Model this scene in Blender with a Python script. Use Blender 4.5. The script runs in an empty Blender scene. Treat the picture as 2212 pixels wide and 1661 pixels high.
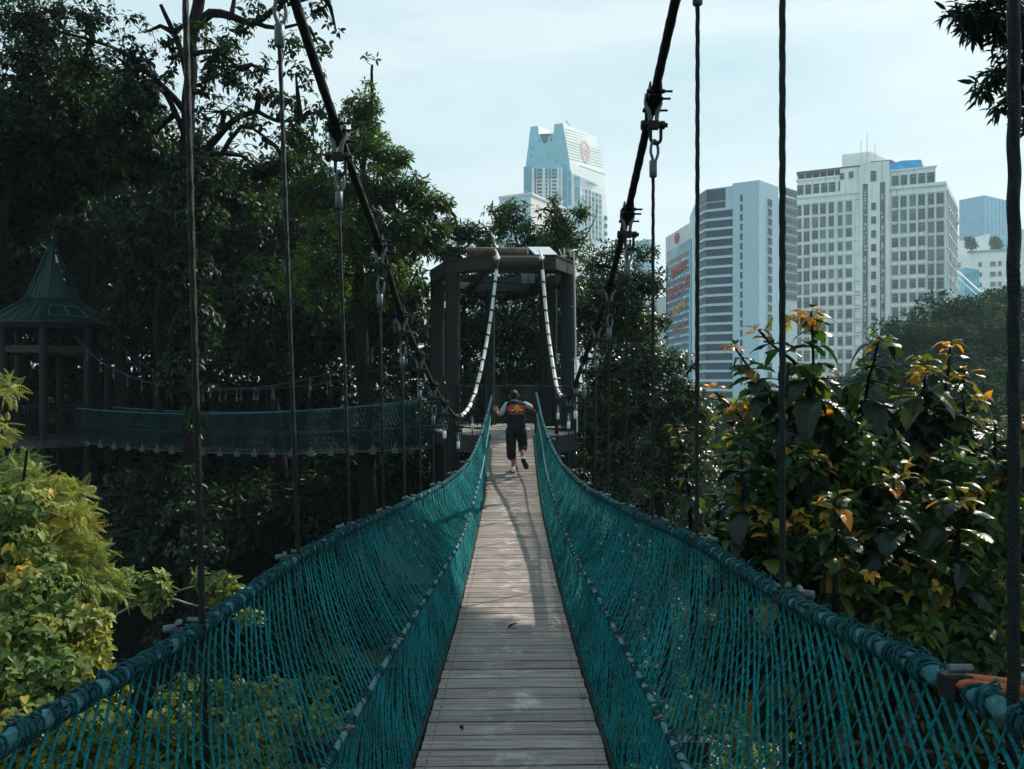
import bpy, math, random
import numpy as np
from mathutils import Vector, Matrix, noise

# ------------------------------------------------------------------ basics
F, CX, CY, H = 1662.0, 1106.0, 830.5, 10.0      # focal length and centre in photo units, eye height
SUN_AZ, SUN_EL = math.radians(50), math.radians(42)   # azimuth clockwise from the bridge axis
SUN = Vector((math.cos(SUN_EL)*math.sin(SUN_AZ), math.cos(SUN_EL)*math.cos(SUN_AZ), math.sin(SUN_EL)))
R = math.radians
sc = bpy.context.scene
col = sc.collection
rnd = random.Random(7)

def P(x, y, Z):
    return Vector(((x-CX)/F*Z, Z, H-(y-CY)/F*Z))

def tag(o, label=None, cat=None, group=None, kind=None):
    if label: o['label'] = label
    if cat: o['category'] = cat
    if group: o['group'] = group
    if kind: o['kind'] = kind
    return o

def empty(name, loc=(0, 0, 0), rz=0):
    o = bpy.data.objects.new(name, None)
    o.location = loc
    o.rotation_euler = (0, 0, rz)
    col.objects.link(o)
    return o

def link(name, me, parent=None):
    o = bpy.data.objects.new(name, me)
    col.objects.link(o)
    if parent is not None:
        o.parent = parent
        # geometry is written in world space: undo the chain of parents
        m = Matrix.Identity(4)
        p = parent
        chain = []
        while p is not None:
            chain.append(p); p = p.parent
        for q in reversed(chain):
            m = m @ q.matrix_parent_inverse @ q.matrix_basis
        o.matrix_parent_inverse = m.inverted()
    return o

def copy_tree(o, parent=None):
    c = o.copy(); col.objects.link(c)
    if parent is not None: c.parent = parent
    for ch in o.children: copy_tree(ch, c)
    return c

class MB:
    """collects faces of one mesh"""
    def __init__(s):
        s.v = []; s.f = []; s.m = []; s.sm = []
    def add(s, vs, fs, mi=0, smooth=False):
        b = len(s.v)
        s.v += [tuple(v) for v in vs]
        for f in fs:
            s.f.append([b+i for i in f]); s.m.append(mi); s.sm.append(smooth)
    def box(s, c, size, rot=None, mi=0):
        hx, hy, hz = size[0]/2, size[1]/2, size[2]/2
        vs = [Vector((x, y, z)) for x in (-hx, hx) for y in (-hy, hy) for z in (-hz, hz)]
        if rot is not None: vs = [rot @ v for v in vs]
        c = Vector(c)
        s.add([v+c for v in vs], [(0, 1, 3, 2), (4, 6, 7, 5), (0, 4, 5, 1), (2, 3, 7, 6), (0, 2, 6, 4), (1, 5, 7, 3)], mi)
    def bar(s, a, b, w, t, mi=0, up=Vector((0, 0, 1))):
        a, b = Vector(a), Vector(b); d = b-a; L = d.length
        y = d.normalized(); x = y.cross(up)
        if x.length < 1e-4: x = y.cross(Vector((1, 0, 0)))
        x.normalize(); z = x.cross(y)
        rot = Matrix((x, y, z)).transposed()
        s.box((a+b)/2, (w, L, t), rot, mi)
    def tube(s, pts, r, n=8, mi=0, lobes=0, amp=0.0, pitch=.1, caps=True, ry=None):
        pts = [Vector(p) for p in pts]; k = len(pts)
        rr = r if isinstance(r, (list, tuple)) else [r]*k
        vs = []; dist = 0
        t0 = (pts[1]-pts[0]).normalized()
        ref = Vector((0, 0, 1)) if abs(t0.z) < .9 else Vector((0, 1, 0))
        x = t0.cross(ref).normalized()
        for i, p in enumerate(pts):
            t = (pts[min(i+1, k-1)]-pts[max(i-1, 0)])
            if t.length < 1e-9: t = t0
            t.normalize()
            x = (x-t*x.dot(t))
            if x.length < 1e-6: x = t.orthogonal()
            x.normalize(); y = t.cross(x)
            if i: dist += (p-pts[i-1]).length
            for j in range(n):
                a = 2*math.pi*j/n
                q = rr[i]*(1+amp*math.cos(lobes*a+2*math.pi*dist/pitch)) if lobes else rr[i]
                qy = q if ry is None else q*ry
                vs.append(p+x*(q*math.cos(a))+y*(qy*math.sin(a)))
        fs = [(i*n+j, i*n+(j+1) % n, (i+1)*n+(j+1) % n, (i+1)*n+j) for i in range(k-1) for j in range(n)]
        s.add(vs, fs, mi, True)
        if caps:
            s.add(vs[:n][::-1], [tuple(range(n))], mi); s.add(vs[-n:], [tuple(range(n))], mi)
    def cyl(s, a, b, r, n=12, mi=0, r2=None):
        s.tube([a, b], [r, r if r2 is None else r2], n, mi)
    def prism(s, poly, z0, z1, mi=0, mtop=None):
        n = len(poly)
        vs = [(p[0], p[1], z0) for p in poly]+[(p[0], p[1], z1) for p in poly]
        s.add(vs, [(i, (i+1) % n, n+(i+1) % n, n+i) for i in range(n)], mi)
        s.add([vs[n+i] for i in range(n)], [tuple(range(n))], mi if mtop is None else mtop)
        s.add([vs[n-1-i] for i in range(n)], [tuple(range(n))], mi)
    def build(s, name, mats, parent=None):
        me = bpy.data.meshes.new(name)
        me.from_pydata(s.v, [], s.f)
        for m in (mats if isinstance(mats, (list, tuple)) else [mats]): me.materials.append(m)
        me.polygons.foreach_set('material_index', s.m)
        me.polygons.foreach_set('use_smooth', s.sm)
        me.update()
        return link(name, me, parent)

def smooth_pts(pts, step):
    """Catmull-Rom through points, resampled"""
    pts = [Vector(p) for p in pts]
    out = []
    for i in range(len(pts)-1):
        p0 = pts[max(i-1, 0)]; p1 = pts[i]; p2 = pts[i+1]; p3 = pts[min(i+2, len(pts)-1)]
        n = max(1, int((p2-p1).length/step))
        for k in range(n):
            t = k/n
            out.append(.5*((2*p1)+(p2-p0)*t+(2*p0-5*p1+4*p2-p3)*t*t+(3*p1-p0-3*p2+p3)*t**3))
    out.append(pts[-1])
    return out

# ------------------------------------------------------------------ materials
def newmat(name):
    m = bpy.data.materials.new(name); m.use_nodes = True
    nt = m.node_tree
    return m, nt, nt.nodes['Principled BSDF'], nt.nodes['Material Output']

def plain(name, c, rough=.6, metal=0, var=.25, scale=6, bump=0, bscale=40, spec=.22, stretch=(1, 1, 1)):
    m, nt, b, out = newmat(name)
    N, L = nt.nodes, nt.links
    tc = N.new('ShaderNodeTexCoord'); mp = N.new('ShaderNodeMapping'); mp.inputs['Scale'].default_value = stretch
    L.new(tc.outputs['Object'], mp.inputs[0])
    n = N.new('ShaderNodeTexNoise'); n.inputs['Scale'].default_value = scale; n.inputs['Detail'].default_value = 6
    L.new(mp.outputs[0], n.inputs['Vector'])
    r = N.new('ShaderNodeValToRGB')
    r.color_ramp.elements[0].position = .3; r.color_ramp.elements[1].position = .7
    r.color_ramp.elements[0].color = [max(0, v*(1-var)) for v in c]+[1]
    r.color_ramp.elements[1].color = [min(1, v*(1+var)) for v in c]+[1]
    L.new(n.outputs['Fac'], r.inputs[0]); L.new(r.outputs[0], b.inputs['Base Color'])
    b.inputs['Roughness'].default_value = rough; b.inputs['Metallic'].default_value = metal
    b.inputs['Specular IOR Level'].default_value = spec
    if bump:
        n2 = N.new('ShaderNodeTexNoise'); n2.inputs['Scale'].default_value = bscale; n2.inputs['Detail'].default_value = 5
        L.new(mp.outputs[0], n2.inputs['Vector'])
        bp = N.new('ShaderNodeBump'); bp.inputs['Strength'].default_value = bump; bp.inputs['Distance'].default_value = .02
        L.new(n2.outputs['Fac'], bp.inputs['Height']); L.new(bp.outputs[0], b.inputs['Normal'])
    return m

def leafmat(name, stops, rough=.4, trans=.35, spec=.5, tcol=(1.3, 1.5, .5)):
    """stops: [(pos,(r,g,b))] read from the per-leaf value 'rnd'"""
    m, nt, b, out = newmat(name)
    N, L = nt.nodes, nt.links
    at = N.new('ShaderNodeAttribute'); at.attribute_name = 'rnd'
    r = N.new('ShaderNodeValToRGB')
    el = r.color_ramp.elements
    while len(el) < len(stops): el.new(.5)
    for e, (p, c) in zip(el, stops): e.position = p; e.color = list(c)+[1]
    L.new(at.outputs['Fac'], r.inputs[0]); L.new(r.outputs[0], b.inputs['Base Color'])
    b.inputs['Roughness'].default_value = rough; b.inputs['Specular IOR Level'].default_value = spec
    t = N.new('ShaderNodeBsdfTranslucent')
    mul = N.new('ShaderNodeMix'); mul.data_type = 'RGBA'; mul.blend_type = 'MULTIPLY'; mul.inputs[0].default_value = 1
    L.new(r.outputs[0], mul.inputs[6]); mul.inputs[7].default_value = list(tcol)+[1]
    mul.clamp_result = False
    L.new(mul.outputs[2], t.inputs['Color'])
    mx = N.new('ShaderNodeMixShader'); mx.inputs[0].default_value = trans
    L.new(b.outputs[0], mx.inputs[1]); L.new(t.outputs[0], mx.inputs[2]); L.new(mx.outputs[0], out.inputs['Surface'])
    return m

M = {}
M['wire'] = plain('wire_rope', (.016, .021, .021), .55, .4, .3, 30, .5, 200)
M['cable'] = plain('main_cable', (.009, .011, .011), .7, 0, .3, 30, .4, 120)
M['galv'] = plain('galvanised', (.105, .13, .135), .45, .5, .25, 20, .2, 90)
M['darksteel'] = plain('dark_steel', (.014, .017, .017), .5, .1, .3, 15, .2, 60)
M['rust'] = plain('rusty_rod', (.42, .12, .05), .6, .1, .4, 30, .4, 90)
M['whitepipe'] = plain('white_sleeve', (.62, .64, .62), .5, 0, .15, 25, .2, 80)
M['rope'] = plain('blue_grey_rope', (.060, .185, .22), .85, 0, .35, 60, .6, 300)
M['middle'] = plain('pale_blue_rope', (.13, .245, .29), .85, 0, .35, 60, .6, 300)
M['lash'] = plain('teal_lashing', (.006, .068, .078), .8, 0, .5, 50, .5, 250)
M['column'] = plain('column_paint', (.018, .022, .021), .38, 0, .15, 3, .05, 20, .12)
M['ring'] = plain('ring_beam', (.032, .032, .028), .5, 0, .3, 3, .15, 30)
M['pipe'] = plain('weathered_pipe', (.15, .105, .075), .5, 0, .5, 4, .2, 30, stretch=(1, 1, 1))
M['concrete'] = plain('platform_edge', (.3, .28, .25), .8, 0, .3, 5, .3, 30)
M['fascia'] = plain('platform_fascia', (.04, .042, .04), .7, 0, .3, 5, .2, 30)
M['panel'] = plain('solar_panel', (.45, .5, .52), .15, 0, .05, 3)  # pale base colour paints the sky's reflection onto the panel
M['panelbox'] = plain('pale_board', (.25, .34, .34), .4, 0, .1, 3)
M['roofgreen'] = plain('green_roof', (.006, .032, .032), .25, .2, .25, 4, .15, 12)
M['bark'] = plain('bark', (.014, .013, .011), .9, 0, .5, 8, .8, 30, .05, stretch=(1, 1, .3))
M['paletwig'] = plain('pale_twig', (.25, .22, .18), .8, 0, .3, 20, .4, 60)
M['brackets'] = plain('bracket_white', (.075, .10, .105), .6, 0, .2, 10)

def net_material():
    m, nt, b, out = newmat('teal_net')
    N, L = nt.nodes, nt.links
    tc = N.new('ShaderNodeTexCoord')
    n = N.new('ShaderNodeTexNoise'); n.inputs['Scale'].default_value = 90; n.inputs['Detail'].default_value = 4
    L.new(tc.outputs['Object'], n.inputs['Vector'])
    n3 = N.new('ShaderNodeTexNoise'); n3.inputs['Scale'].default_value = 2.2
    L.new(tc.outputs['Object'], n3.inputs['Vector'])
    ad = N.new('ShaderNodeMath'); ad.operation = 'MULTIPLY_ADD'; ad.inputs[1].default_value = .6; 
    L.new(n.outputs['Fac'], ad.inputs[0])
    ml = N.new('ShaderNodeMath'); ml.operation = 'MULTIPLY'; ml.inputs[1].default_value = .4
    L.new(n3.outputs['Fac'], ml.inputs[0]); L.new(ml.outputs[0], ad.inputs[2])
    r = N.new('ShaderNodeValToRGB')
    r.color_ramp.elements[0].position = .33; r.color_ramp.elements[1].position = .68
    r.color_ramp.elements[0].color = (.002, .028, .030, 1); r.color_ramp.elements[1].color = (.010, .32, .345, 1)
    L.new(ad.outputs[0], r.inputs[0]); L.new(r.outputs[0], b.inputs['Base Color'])
    b.inputs['Roughness'].default_value = .75; b.inputs['Specular IOR Level'].default_value = .15
    bp = N.new('ShaderNodeBump'); bp.inputs['Strength'].default_value = .8; bp.inputs['Distance'].default_value = .01
    L.new(n.outputs['Fac'], bp.inputs['Height']); L.new(bp.outputs[0], b.inputs['Normal'])
    t = N.new('ShaderNodeBsdfTranslucent'); L.new(r.outputs[0], t.inputs['Color'])
    mx = N.new('ShaderNodeMixShader'); mx.inputs[0].default_value = .3
    L.new(b.outputs[0], mx.inputs[1]); L.new(t.outputs[0], mx.inputs[2]); L.new(mx.outputs[0], out.inputs['Surface'])
    return m
M['net'] = net_material()
M['net2'] = plain('blue_net', (.0025, .032, .036), .7, 0, .5, 3)

def deck_material():
    m, nt, b, out = newmat('deck_boards')
    N, L = nt.nodes, nt.links
    tc = N.new('ShaderNodeTexCoord')
    g = N.new('ShaderNodeMapping'); g.inputs['Scale'].default_value = (2.5, 60, 40)
    L.new(tc.outputs['Object'], g.inputs[0])
    n = N.new('ShaderNodeTexNoise'); n.inputs['Scale'].default_value = 1; n.inputs['Detail'].default_value = 8; n.inputs['Roughness'].default_value = .65
    L.new(g.outputs[0], n.inputs['Vector'])
    n2 = N.new('ShaderNodeTexNoise'); n2.inputs['Scale'].default_value = 5; n2.inputs['Detail'].default_value = 7; n2.inputs['Roughness'].default_value = .7
    L.new(tc.outputs['Object'], n2.inputs['Vector'])
    at = N.new('ShaderNodeAttribute'); at.attribute_name = 'rnd'
    r = N.new('ShaderNodeValToRGB'); el = r.color_ramp.elements
    el[0].position = .32; el[1].position = .7; el[0].color = (.080, .074, .071, 1); el[1].color = (.43, .355, .315, 1)
    L.new(n.outputs['Fac'], r.inputs[0])
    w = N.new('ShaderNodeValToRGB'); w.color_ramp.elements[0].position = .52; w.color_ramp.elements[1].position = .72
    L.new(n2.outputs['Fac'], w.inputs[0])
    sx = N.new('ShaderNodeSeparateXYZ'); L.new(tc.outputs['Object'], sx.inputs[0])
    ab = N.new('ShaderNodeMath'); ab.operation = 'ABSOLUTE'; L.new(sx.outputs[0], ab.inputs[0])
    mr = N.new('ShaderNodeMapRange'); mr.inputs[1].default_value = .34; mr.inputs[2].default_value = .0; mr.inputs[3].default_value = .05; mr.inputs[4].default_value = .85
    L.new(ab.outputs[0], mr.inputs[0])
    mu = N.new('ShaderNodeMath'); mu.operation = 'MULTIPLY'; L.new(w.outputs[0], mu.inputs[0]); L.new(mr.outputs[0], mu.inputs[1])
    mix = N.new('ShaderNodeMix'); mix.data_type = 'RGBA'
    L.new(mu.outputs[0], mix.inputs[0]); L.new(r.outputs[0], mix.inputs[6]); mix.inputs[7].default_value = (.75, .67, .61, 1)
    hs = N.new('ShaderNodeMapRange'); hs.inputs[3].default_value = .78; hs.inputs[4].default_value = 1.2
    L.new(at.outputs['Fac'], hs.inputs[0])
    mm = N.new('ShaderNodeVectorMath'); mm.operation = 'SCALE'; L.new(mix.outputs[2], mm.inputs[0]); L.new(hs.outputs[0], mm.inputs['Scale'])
    L.new(mm.outputs[0], b.inputs['Base Color'])
    rr = N.new('ShaderNodeMapRange'); rr.inputs[3].default_value = .32; rr.inputs[4].default_value = .6
    L.new(n2.outputs['Fac'], rr.inputs[0]); L.new(rr.outputs[0], b.inputs['Roughness'])
    b.inputs['Specular IOR Level'].default_value = .3
    bp = N.new('ShaderNodeBump'); bp.inputs['Strength'].default_value = .35; bp.inputs['Distance'].default_value = .008
    L.new(n.outputs['Fac'], bp.inputs['Height']); L.new(bp.outputs[0], b.inputs['Normal'])
    return m
M['deck'] = deck_material()

# ------------------------------------------------------------------ foliage tools
def tpl(verts, faces, uv=False):
    return np.array(verts, float), faces
T_SIMPLE = tpl([(0, 0, 0), (.5, .45, .1), (0, 1, 0), (-.5, .45, .1)], [(0, 1, 2), (0, 2, 3)])
T_LONG = tpl([(0, 0, 0), (.5, .33, .05), (.38, .68, -.0), (0, 1, -.16), (-.38, .68, 0), (-.5, .33, .05), (0, .33, -.03), (0, .68, -.07)],
             [(0, 1, 6), (0, 6, 5), (6, 1, 2, 7), (5, 6, 7, 4), (7, 2, 3), (4, 7, 3)])
T_HEART = tpl([(0, 0, 0), (.33, -.12, .03), (.52, .18, .06), (.36, .58, .02), (0, 1, -.18), (-.36, .58, .02), (-.52, .18, .06), (-.33, -.12, .03), (0, .3, -.05), (0, .65, -.09)],
              [(0, 1, 2, 8), (8, 2, 3, 9), (9, 3, 4), (0, 8, 6, 7), (8, 9, 5, 6), (9, 4, 5)])
def curl_template():
    v = []; f = []; nv, nu = 7, 2
    for j in range(nv+1):
        t = j/nv; w = max(.02, math.sin(math.pi*t**.75)**.8)
        for i in range(-nu, nu+1):
            q = i/nu; v.append((q*w*.5, t-.1*t*t, -.42*t*t+.16*abs(q)*w-.1*q*q+.03*math.sin(t*11+q*3)))
    m = 2*nu+1
    for j in range(nv):
        for i in range(m-1): f.append((j*m+i, j*m+i+1, (j+1)*m+i+1, (j+1)*m+i))
    return tpl(v, f)
T_CURL = curl_template()
def frond_template(n=9, ll=.22, lw=.075):
    v = []; f = []
    for i in range(n):
        y = .12+.86*i/n; zc = -.35*y*y
        s = math.sin(math.pi*min(1, .25+.8*i/n))*.9+.15
        for sg in (-1, 1):
            b = len(v); L = ll*s
            v += [(0, y, zc), (sg*L*.5, y+.02+lw*.5, zc-.02), (sg*L, y+.05, zc-.10*s), (sg*L*.5, y+.03-lw*.5, zc-.02)]
            f += [(b, b+1, b+2), (b, b+2, b+3)] if sg > 0 else [(b, b+2, b+1), (b, b+3, b+2)]
    b = len(v)
    v += [(-.008, 0, 0), (.008, 0, 0), (.004, .98, -.34), (-.004, .98, -.34)]; f += [(b, b+1, b+2, b+3)]
    return tpl(v, f)
T_FROND = frond_template()

def norm(a): return a/np.maximum(np.linalg.norm(a, axis=1, keepdims=True), 1e-9)

class Leaves:
    def __init__(s): s.parts = []
    def add(s, T, pos, d, up, L, W, val):
        """T template, pos/d/up (N,3), L length, W width (N,), val (N,)"""
        tv, tf = T
        d = norm(d); x = norm(np.cross(d, up)); z = np.cross(x, d)
        V = pos[:, None, :]+x[:, None, :]*(tv[None, :, 0:1]*W[:, None, None])+d[:, None, :]*(tv[None, :, 1:2]*L[:, None, None]) \
            + z[:, None, :]*(tv[None, :, 2:3]*L[:, None, None])
        s.parts.append((V, tf, val))
    def build(s, name, mat, parent=None, uv=None):
        nv = 0; VV = []; loops = []; tot = []; rv = []
        for V, tf, val in s.parts:
            N, k, _ = V.shape
            VV.append(V.reshape(-1, 3))
            base = np.arange(N)[:, None]*k+nv
            fl = np.array([i for f in tf for i in f]); ft = np.array([len(f) for f in tf])
            loops.append((base+fl[None, :]).reshape(-1)); tot.append(np.tile(ft, N)); rv.append(np.repeat(val, len(ft)))
            nv += N*k
        V = np.concatenate(VV); loops = np.concatenate(loops); tot = np.concatenate(tot); rv = np.concatenate(rv)
        me = bpy.data.meshes.new(name)
        me.vertices.add(len(V)); me.vertices.foreach_set('co', V.astype(np.float32).ravel())
        me.loops.add(len(loops)); me.loops.foreach_set('vertex_index', loops.astype(np.int32))
        me.polygons.add(len(tot))
        st = np.concatenate([[0], np.cumsum(tot)[:-1]])
        me.polygons.foreach_set('loop_start', st.astype(np.int32)); me.polygons.foreach_set('loop_total', tot.astype(np.int32))
        me.polygons.foreach_set('use_smooth', np.ones(len(tot), bool))
        a = me.attributes.new('rnd', 'FLOAT', 'FACE'); a.data.foreach_set('value', rv.astype(np.float32))
        me.update(calc_edges=True); me.materials.append(mat)
        return link(name, me, parent)

def blob_points(rng, c, r, n, cull=0.0, nscale=1.0, shell=.5):
    u = norm(rng.normal(size=(n, 3))); q = rng.random((n, 1))**shell
    p = np.array(c)+u*q*np.array(r)
    if cull > -1:
        keep = np.array([noise.noise(Vector(a)*nscale) > cull for a in p], bool)
        p, u = p[keep], u[keep]
    return p, u

def twigs(rng, LV, T, p, u, L, W, per=6, spread=70, droop=.3, up=.5, val=(0, 1), rand=.6, vclump=.5, vfreq=1.2):
    """whorls of leaves at points p with outward directions u"""
    n = len(p)
    if not n: return
    ax = norm(u*.8+np.array([0, 0, up])+rng.normal(size=(n, 3))*rand*.5)
    cl = np.array([noise.noise(Vector(a)*vfreq+Vector((7.3, 1, 2))) for a in p])*.5+.5
    e1 = norm(np.cross(ax, rng.normal(size=(n, 3)))); e2 = np.cross(ax, e1)
    for j in range(per):
        a = 2*np.pi*j/per+rng.normal(size=(n, 1))*.35
        al = np.radians(spread)+rng.normal(size=(n, 1))*.3
        d = ax*np.cos(al)+(e1*np.cos(a)+e2*np.sin(a))*np.sin(al)
        d = d+np.array([0, 0, -droop])
        d = norm(d+rng.normal(size=(n, 3))*.12)
        s = rng.uniform(.65, 1.25, n)
        v = np.clip(vclump*(cl*1.6-.3)+(1-vclump)*rng.random(n), 0, 1)*(val[1]-val[0])+val[0]
        upv = norm(ax+np.array([0, 0, .6])+rng.normal(size=(n, 3))*.35)
        LV.add(T, p+d*L*.12+ax*rng.uniform(-.4, .4, (n, 1))*L, d, upv, L*s, W*s*rng.uniform(.8, 1.2, n), v)

def limb(mb, pts, r0, r1, n=7, step=.25, wob=.05, seed=0, mi=0):
    pp = smooth_pts(pts, step)
    q = []
    for i, p in enumerate(pp):
        t = i/max(1, len(pp)-1)
        w = noise.noise_vector(p*1.3+Vector((seed, 0, 0)))*wob*min(1, 4*t)
        q.append(p+w)
    k = len(q)
    mb.tube(q, [r0+(r1-r0)*i/max(1, k-1) for i in range(k)], n, mi)

def pb(x, y, Z, rx, ry, depth=None):
    """a clump given by its outline in photo units and its distance"""
    c = P(x, y, Z); a = rx/F*Z; b = ry/F*Z
    return (tuple(c), (a, depth if depth else (a+b)/2, b))

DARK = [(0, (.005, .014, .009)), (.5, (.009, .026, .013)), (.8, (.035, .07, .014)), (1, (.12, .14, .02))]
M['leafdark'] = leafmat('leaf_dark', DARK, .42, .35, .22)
M['leafmid'] = leafmat('leaf_mid', [(0, (.008, .024, .011)), (.45, (.026, .065, .014)), (.78, (.075, .13, .018)), (1, (.22, .21, .03))], .42, .42, .3)
M['leafgloss'] = leafmat('leaf_gloss', [(0, (.006, .016, .008)), (.45, (.016, .038, .013)), (.8, (.05, .08, .016)), (1, (.14, .13, .03))], .27, .35, .5)
M['leafyel'] = leafmat('leaf_yellow', [(0, (.03, .08, .035)), (.3, (.09, .17, .04)), (.6, (.26, .29, .06)), (.85, (.48, .38, .06)), (1, (.6, .27, .06))], .45, .35, .5, (1.2, 1.2, .6))
M['leafvine'] = leafmat('leaf_vine', [(0, (.02, .06, .03)), (.35, (.07, .125, .03)), (.6, (.15, .21, .055)), (.78, (.42, .33, .06)), (1, (.65, .24, .03))], .5, .4, .25, (1.2, 1.3, .5))
M['leafhaze'] = leafmat('leaf_far', [(0, (.006, .02, .017)), (.5, (.014, .036, .023)), (.85, (.032, .062, .028)), (1, (.16, .14, .04))], .75, .3, .04)
HAZE = 0.00045
SKYK = 9.8
# ------------------------------------------------------------------ the hanging bridge in front
def curve(rows):
    """rows of (x_photo, y_photo, distance) -> function of distance"""
    pts = [P(*r) for r in rows]
    ys = [p.y for p in pts]; xs = [p.x for p in pts]; zs = [p.z for p in pts]
    sp = smooth_pts(pts, .05)
    Y = [p.y for p in sp]; X = [p.x for p in sp]; Z = [p.z for p in sp]
    def f(y):
        return Vector((float(np.interp(y, Y, X)), y, float(np.interp(y, Y, Z))))
    f.pts = sp
    return f

DECK_T = [(-.6, -1.50), (.5, -1.56), (2, -1.67), (3.66, -1.79), (4.98, -1.88), (6.53, -1.96), (8.96, -1.995), (12, -1.915), (14.1, -1.64), (15.3, -1.40), (16.4, -1.16), (16.9, -1.10)]
_dk = smooth_pts([Vector((0, a, b)) for a, b in DECK_T], .05)
_dY = [p.y for p in _dk]; _dZ = [p.z for p in _dk]
def deckz(y): return H+float(np.interp(y, _dY, _dZ))

# upper ropes (hand ropes), middle ropes and main cables, left and right
handL = curve([(-4650, 4300, .35), (-780, 2070, 1.02), (0, 1610, 1.73), (423, 1362, 2.8), (641, 1207, 4.1), (760, 1142, 5.4), (840, 1106, 6.7), (885, 1083, 7.8), (960, 1043, 9.6), (1010, 1000, 11.9), (1035, 950, 13), (1050, 902, 14.2), (1057, 876, 15.4), (1062, 856, 16.5)])
handR = curve([(5720, 3900, .35), (2650, 1830, 1.05), (2212, 1558, 1.47), (2060, 1478, 1.71), (1900, 1395, 2.05), (1690, 1288, 2.8), (1505, 1170, 4.1), (1411, 1129, 5.4), (1345, 1098, 6.7), (1290, 1068, 8.2), (1260, 1050, 9.2), (1215, 1005, 11.2), (1190, 960, 12.9), (1172, 910, 14.3), (1164, 876, 15.4), (1158, 850, 16.5)])
midL = curve([(-2400, 6700, .35), (240, 2400, 1.4), (560, 1900, 2.1), (736, 1600, 3.0), (833, 1431, 4.0), (900, 1323, 5.1), (952, 1240, 6.4), (993, 1170, 8.0), (1015, 1111, 9.8), (1040, 1020, 12.5), (1052, 950, 14.6), (1060, 898, 16.5)])
midR = curve([(4500, 6600, .35), (1880, 2320, 1.4), (1620, 1890, 2.1), (1463, 1620, 2.8), (1376, 1450, 3.8), (1305, 1315, 5.1), (1248, 1209, 7.0), (1220, 1145, 8.7), (1207, 1111, 9.9), (1180, 1015, 13), (1170, 950, 14.7), (1160, 895, 16.5)])
cabL = curve([(-120, -3500, 1.0), (100, -2000, 1.7), (378, -950, 2.8), (600, -120, 4.1), (730, 283, 5.4), (820, 530, 6.7), (868, 682, 8.0), (906, 768, 9.3), (936, 832, 10.6), (960, 871, 11.9), (990, 900, 13.2), (1020, 866, 14.5), (1044, 775, 15.35), (1061, 680, 15.95), (1075, 562, 16.45)])
cabR = curve([(2700, -3800, .9), (2190, -2000, 1.5), (1690, -1000, 2.8), (1507, -210, 4.1), (1411, 215, 5.4), (1355, 462, 6.7), (1316, 620, 8.0), (1288, 703, 9.3), (1262, 775, 10.6), (1243, 828, 11.9), (1228, 857, 13.2), (1205, 843, 14.5), (1190, 760, 15.35), (1180, 680, 15.95), (1170, 562, 16.45)])

bridge = tag(empty('suspension_bridge', P(1106, 1400, 3)), 'plank footbridge between teal rope nets, hung on steel cables, leading ahead to the dark tower', 'bridge')

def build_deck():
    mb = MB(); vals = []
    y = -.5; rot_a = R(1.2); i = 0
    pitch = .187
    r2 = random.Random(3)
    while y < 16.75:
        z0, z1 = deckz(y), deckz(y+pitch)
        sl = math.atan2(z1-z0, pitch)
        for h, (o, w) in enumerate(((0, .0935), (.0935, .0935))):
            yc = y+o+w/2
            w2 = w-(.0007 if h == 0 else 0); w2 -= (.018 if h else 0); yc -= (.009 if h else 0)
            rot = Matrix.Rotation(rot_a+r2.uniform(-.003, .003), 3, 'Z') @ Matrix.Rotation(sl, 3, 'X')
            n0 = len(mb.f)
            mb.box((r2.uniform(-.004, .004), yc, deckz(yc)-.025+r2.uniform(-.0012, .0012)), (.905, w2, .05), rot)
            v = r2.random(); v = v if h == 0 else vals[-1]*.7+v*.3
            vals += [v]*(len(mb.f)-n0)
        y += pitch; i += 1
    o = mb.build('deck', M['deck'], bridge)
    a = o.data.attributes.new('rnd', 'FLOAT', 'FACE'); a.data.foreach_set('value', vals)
    # screws near the plank ends
    mb = MB(); y = -.5
    while y < 9:
        for x in (-.405, .405):
            for o2 in (.03, .06, .12, .15):
                yc = y+o2+(x*math.tan(rot_a))
                mb.cyl((x, yc, deckz(yc)-.0005), (x, yc, deckz(yc)+.0025), .0042, 6)
        y += pitch
    mb.build('screw_heads', M['galv'], o)
    for s in (-1, 1):
        mb = MB()
        ys = np.arange(-.5, 16.8, .15)
        for dx, dz, r in ((.47, .012, .011), (.492, -.02, .016), (.462, -.055, .014)):
            mb.tube([(s*dx, y, deckz(y)+dz) for y in ys], r, 6)
        mb.build('edge_cable', M['darksteel'], bridge)
        # lashing that ties the net to the edge cable
        mb = MB(); L = []
        y = 0.3; k = 0
        while y < 16.4:
            a = k*2.4
            L.append((s*(.476+.022*math.cos(a)), y, deckz(y)+.006+.022*math.sin(a)))
            y += .016; k += 1
        mb.tube(L, .0045, 4)
        mb.build('edge_lashing', M['net'], bridge)
    return o
build_deck()

# ropes
def rope(name, f, y0, y1, r, mat, parent, lobes=3, amp=.15, pitch=.06, step=.012, n=12):
    pts = []; y = y0
    while y < y1:
        pts.append(f(y)); y += step if y < 6 else step*2
    mb = MB(); mb.tube(pts, r, n, 0, lobes, amp, pitch)
    return mb.build(name, mat, parent)

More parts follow.
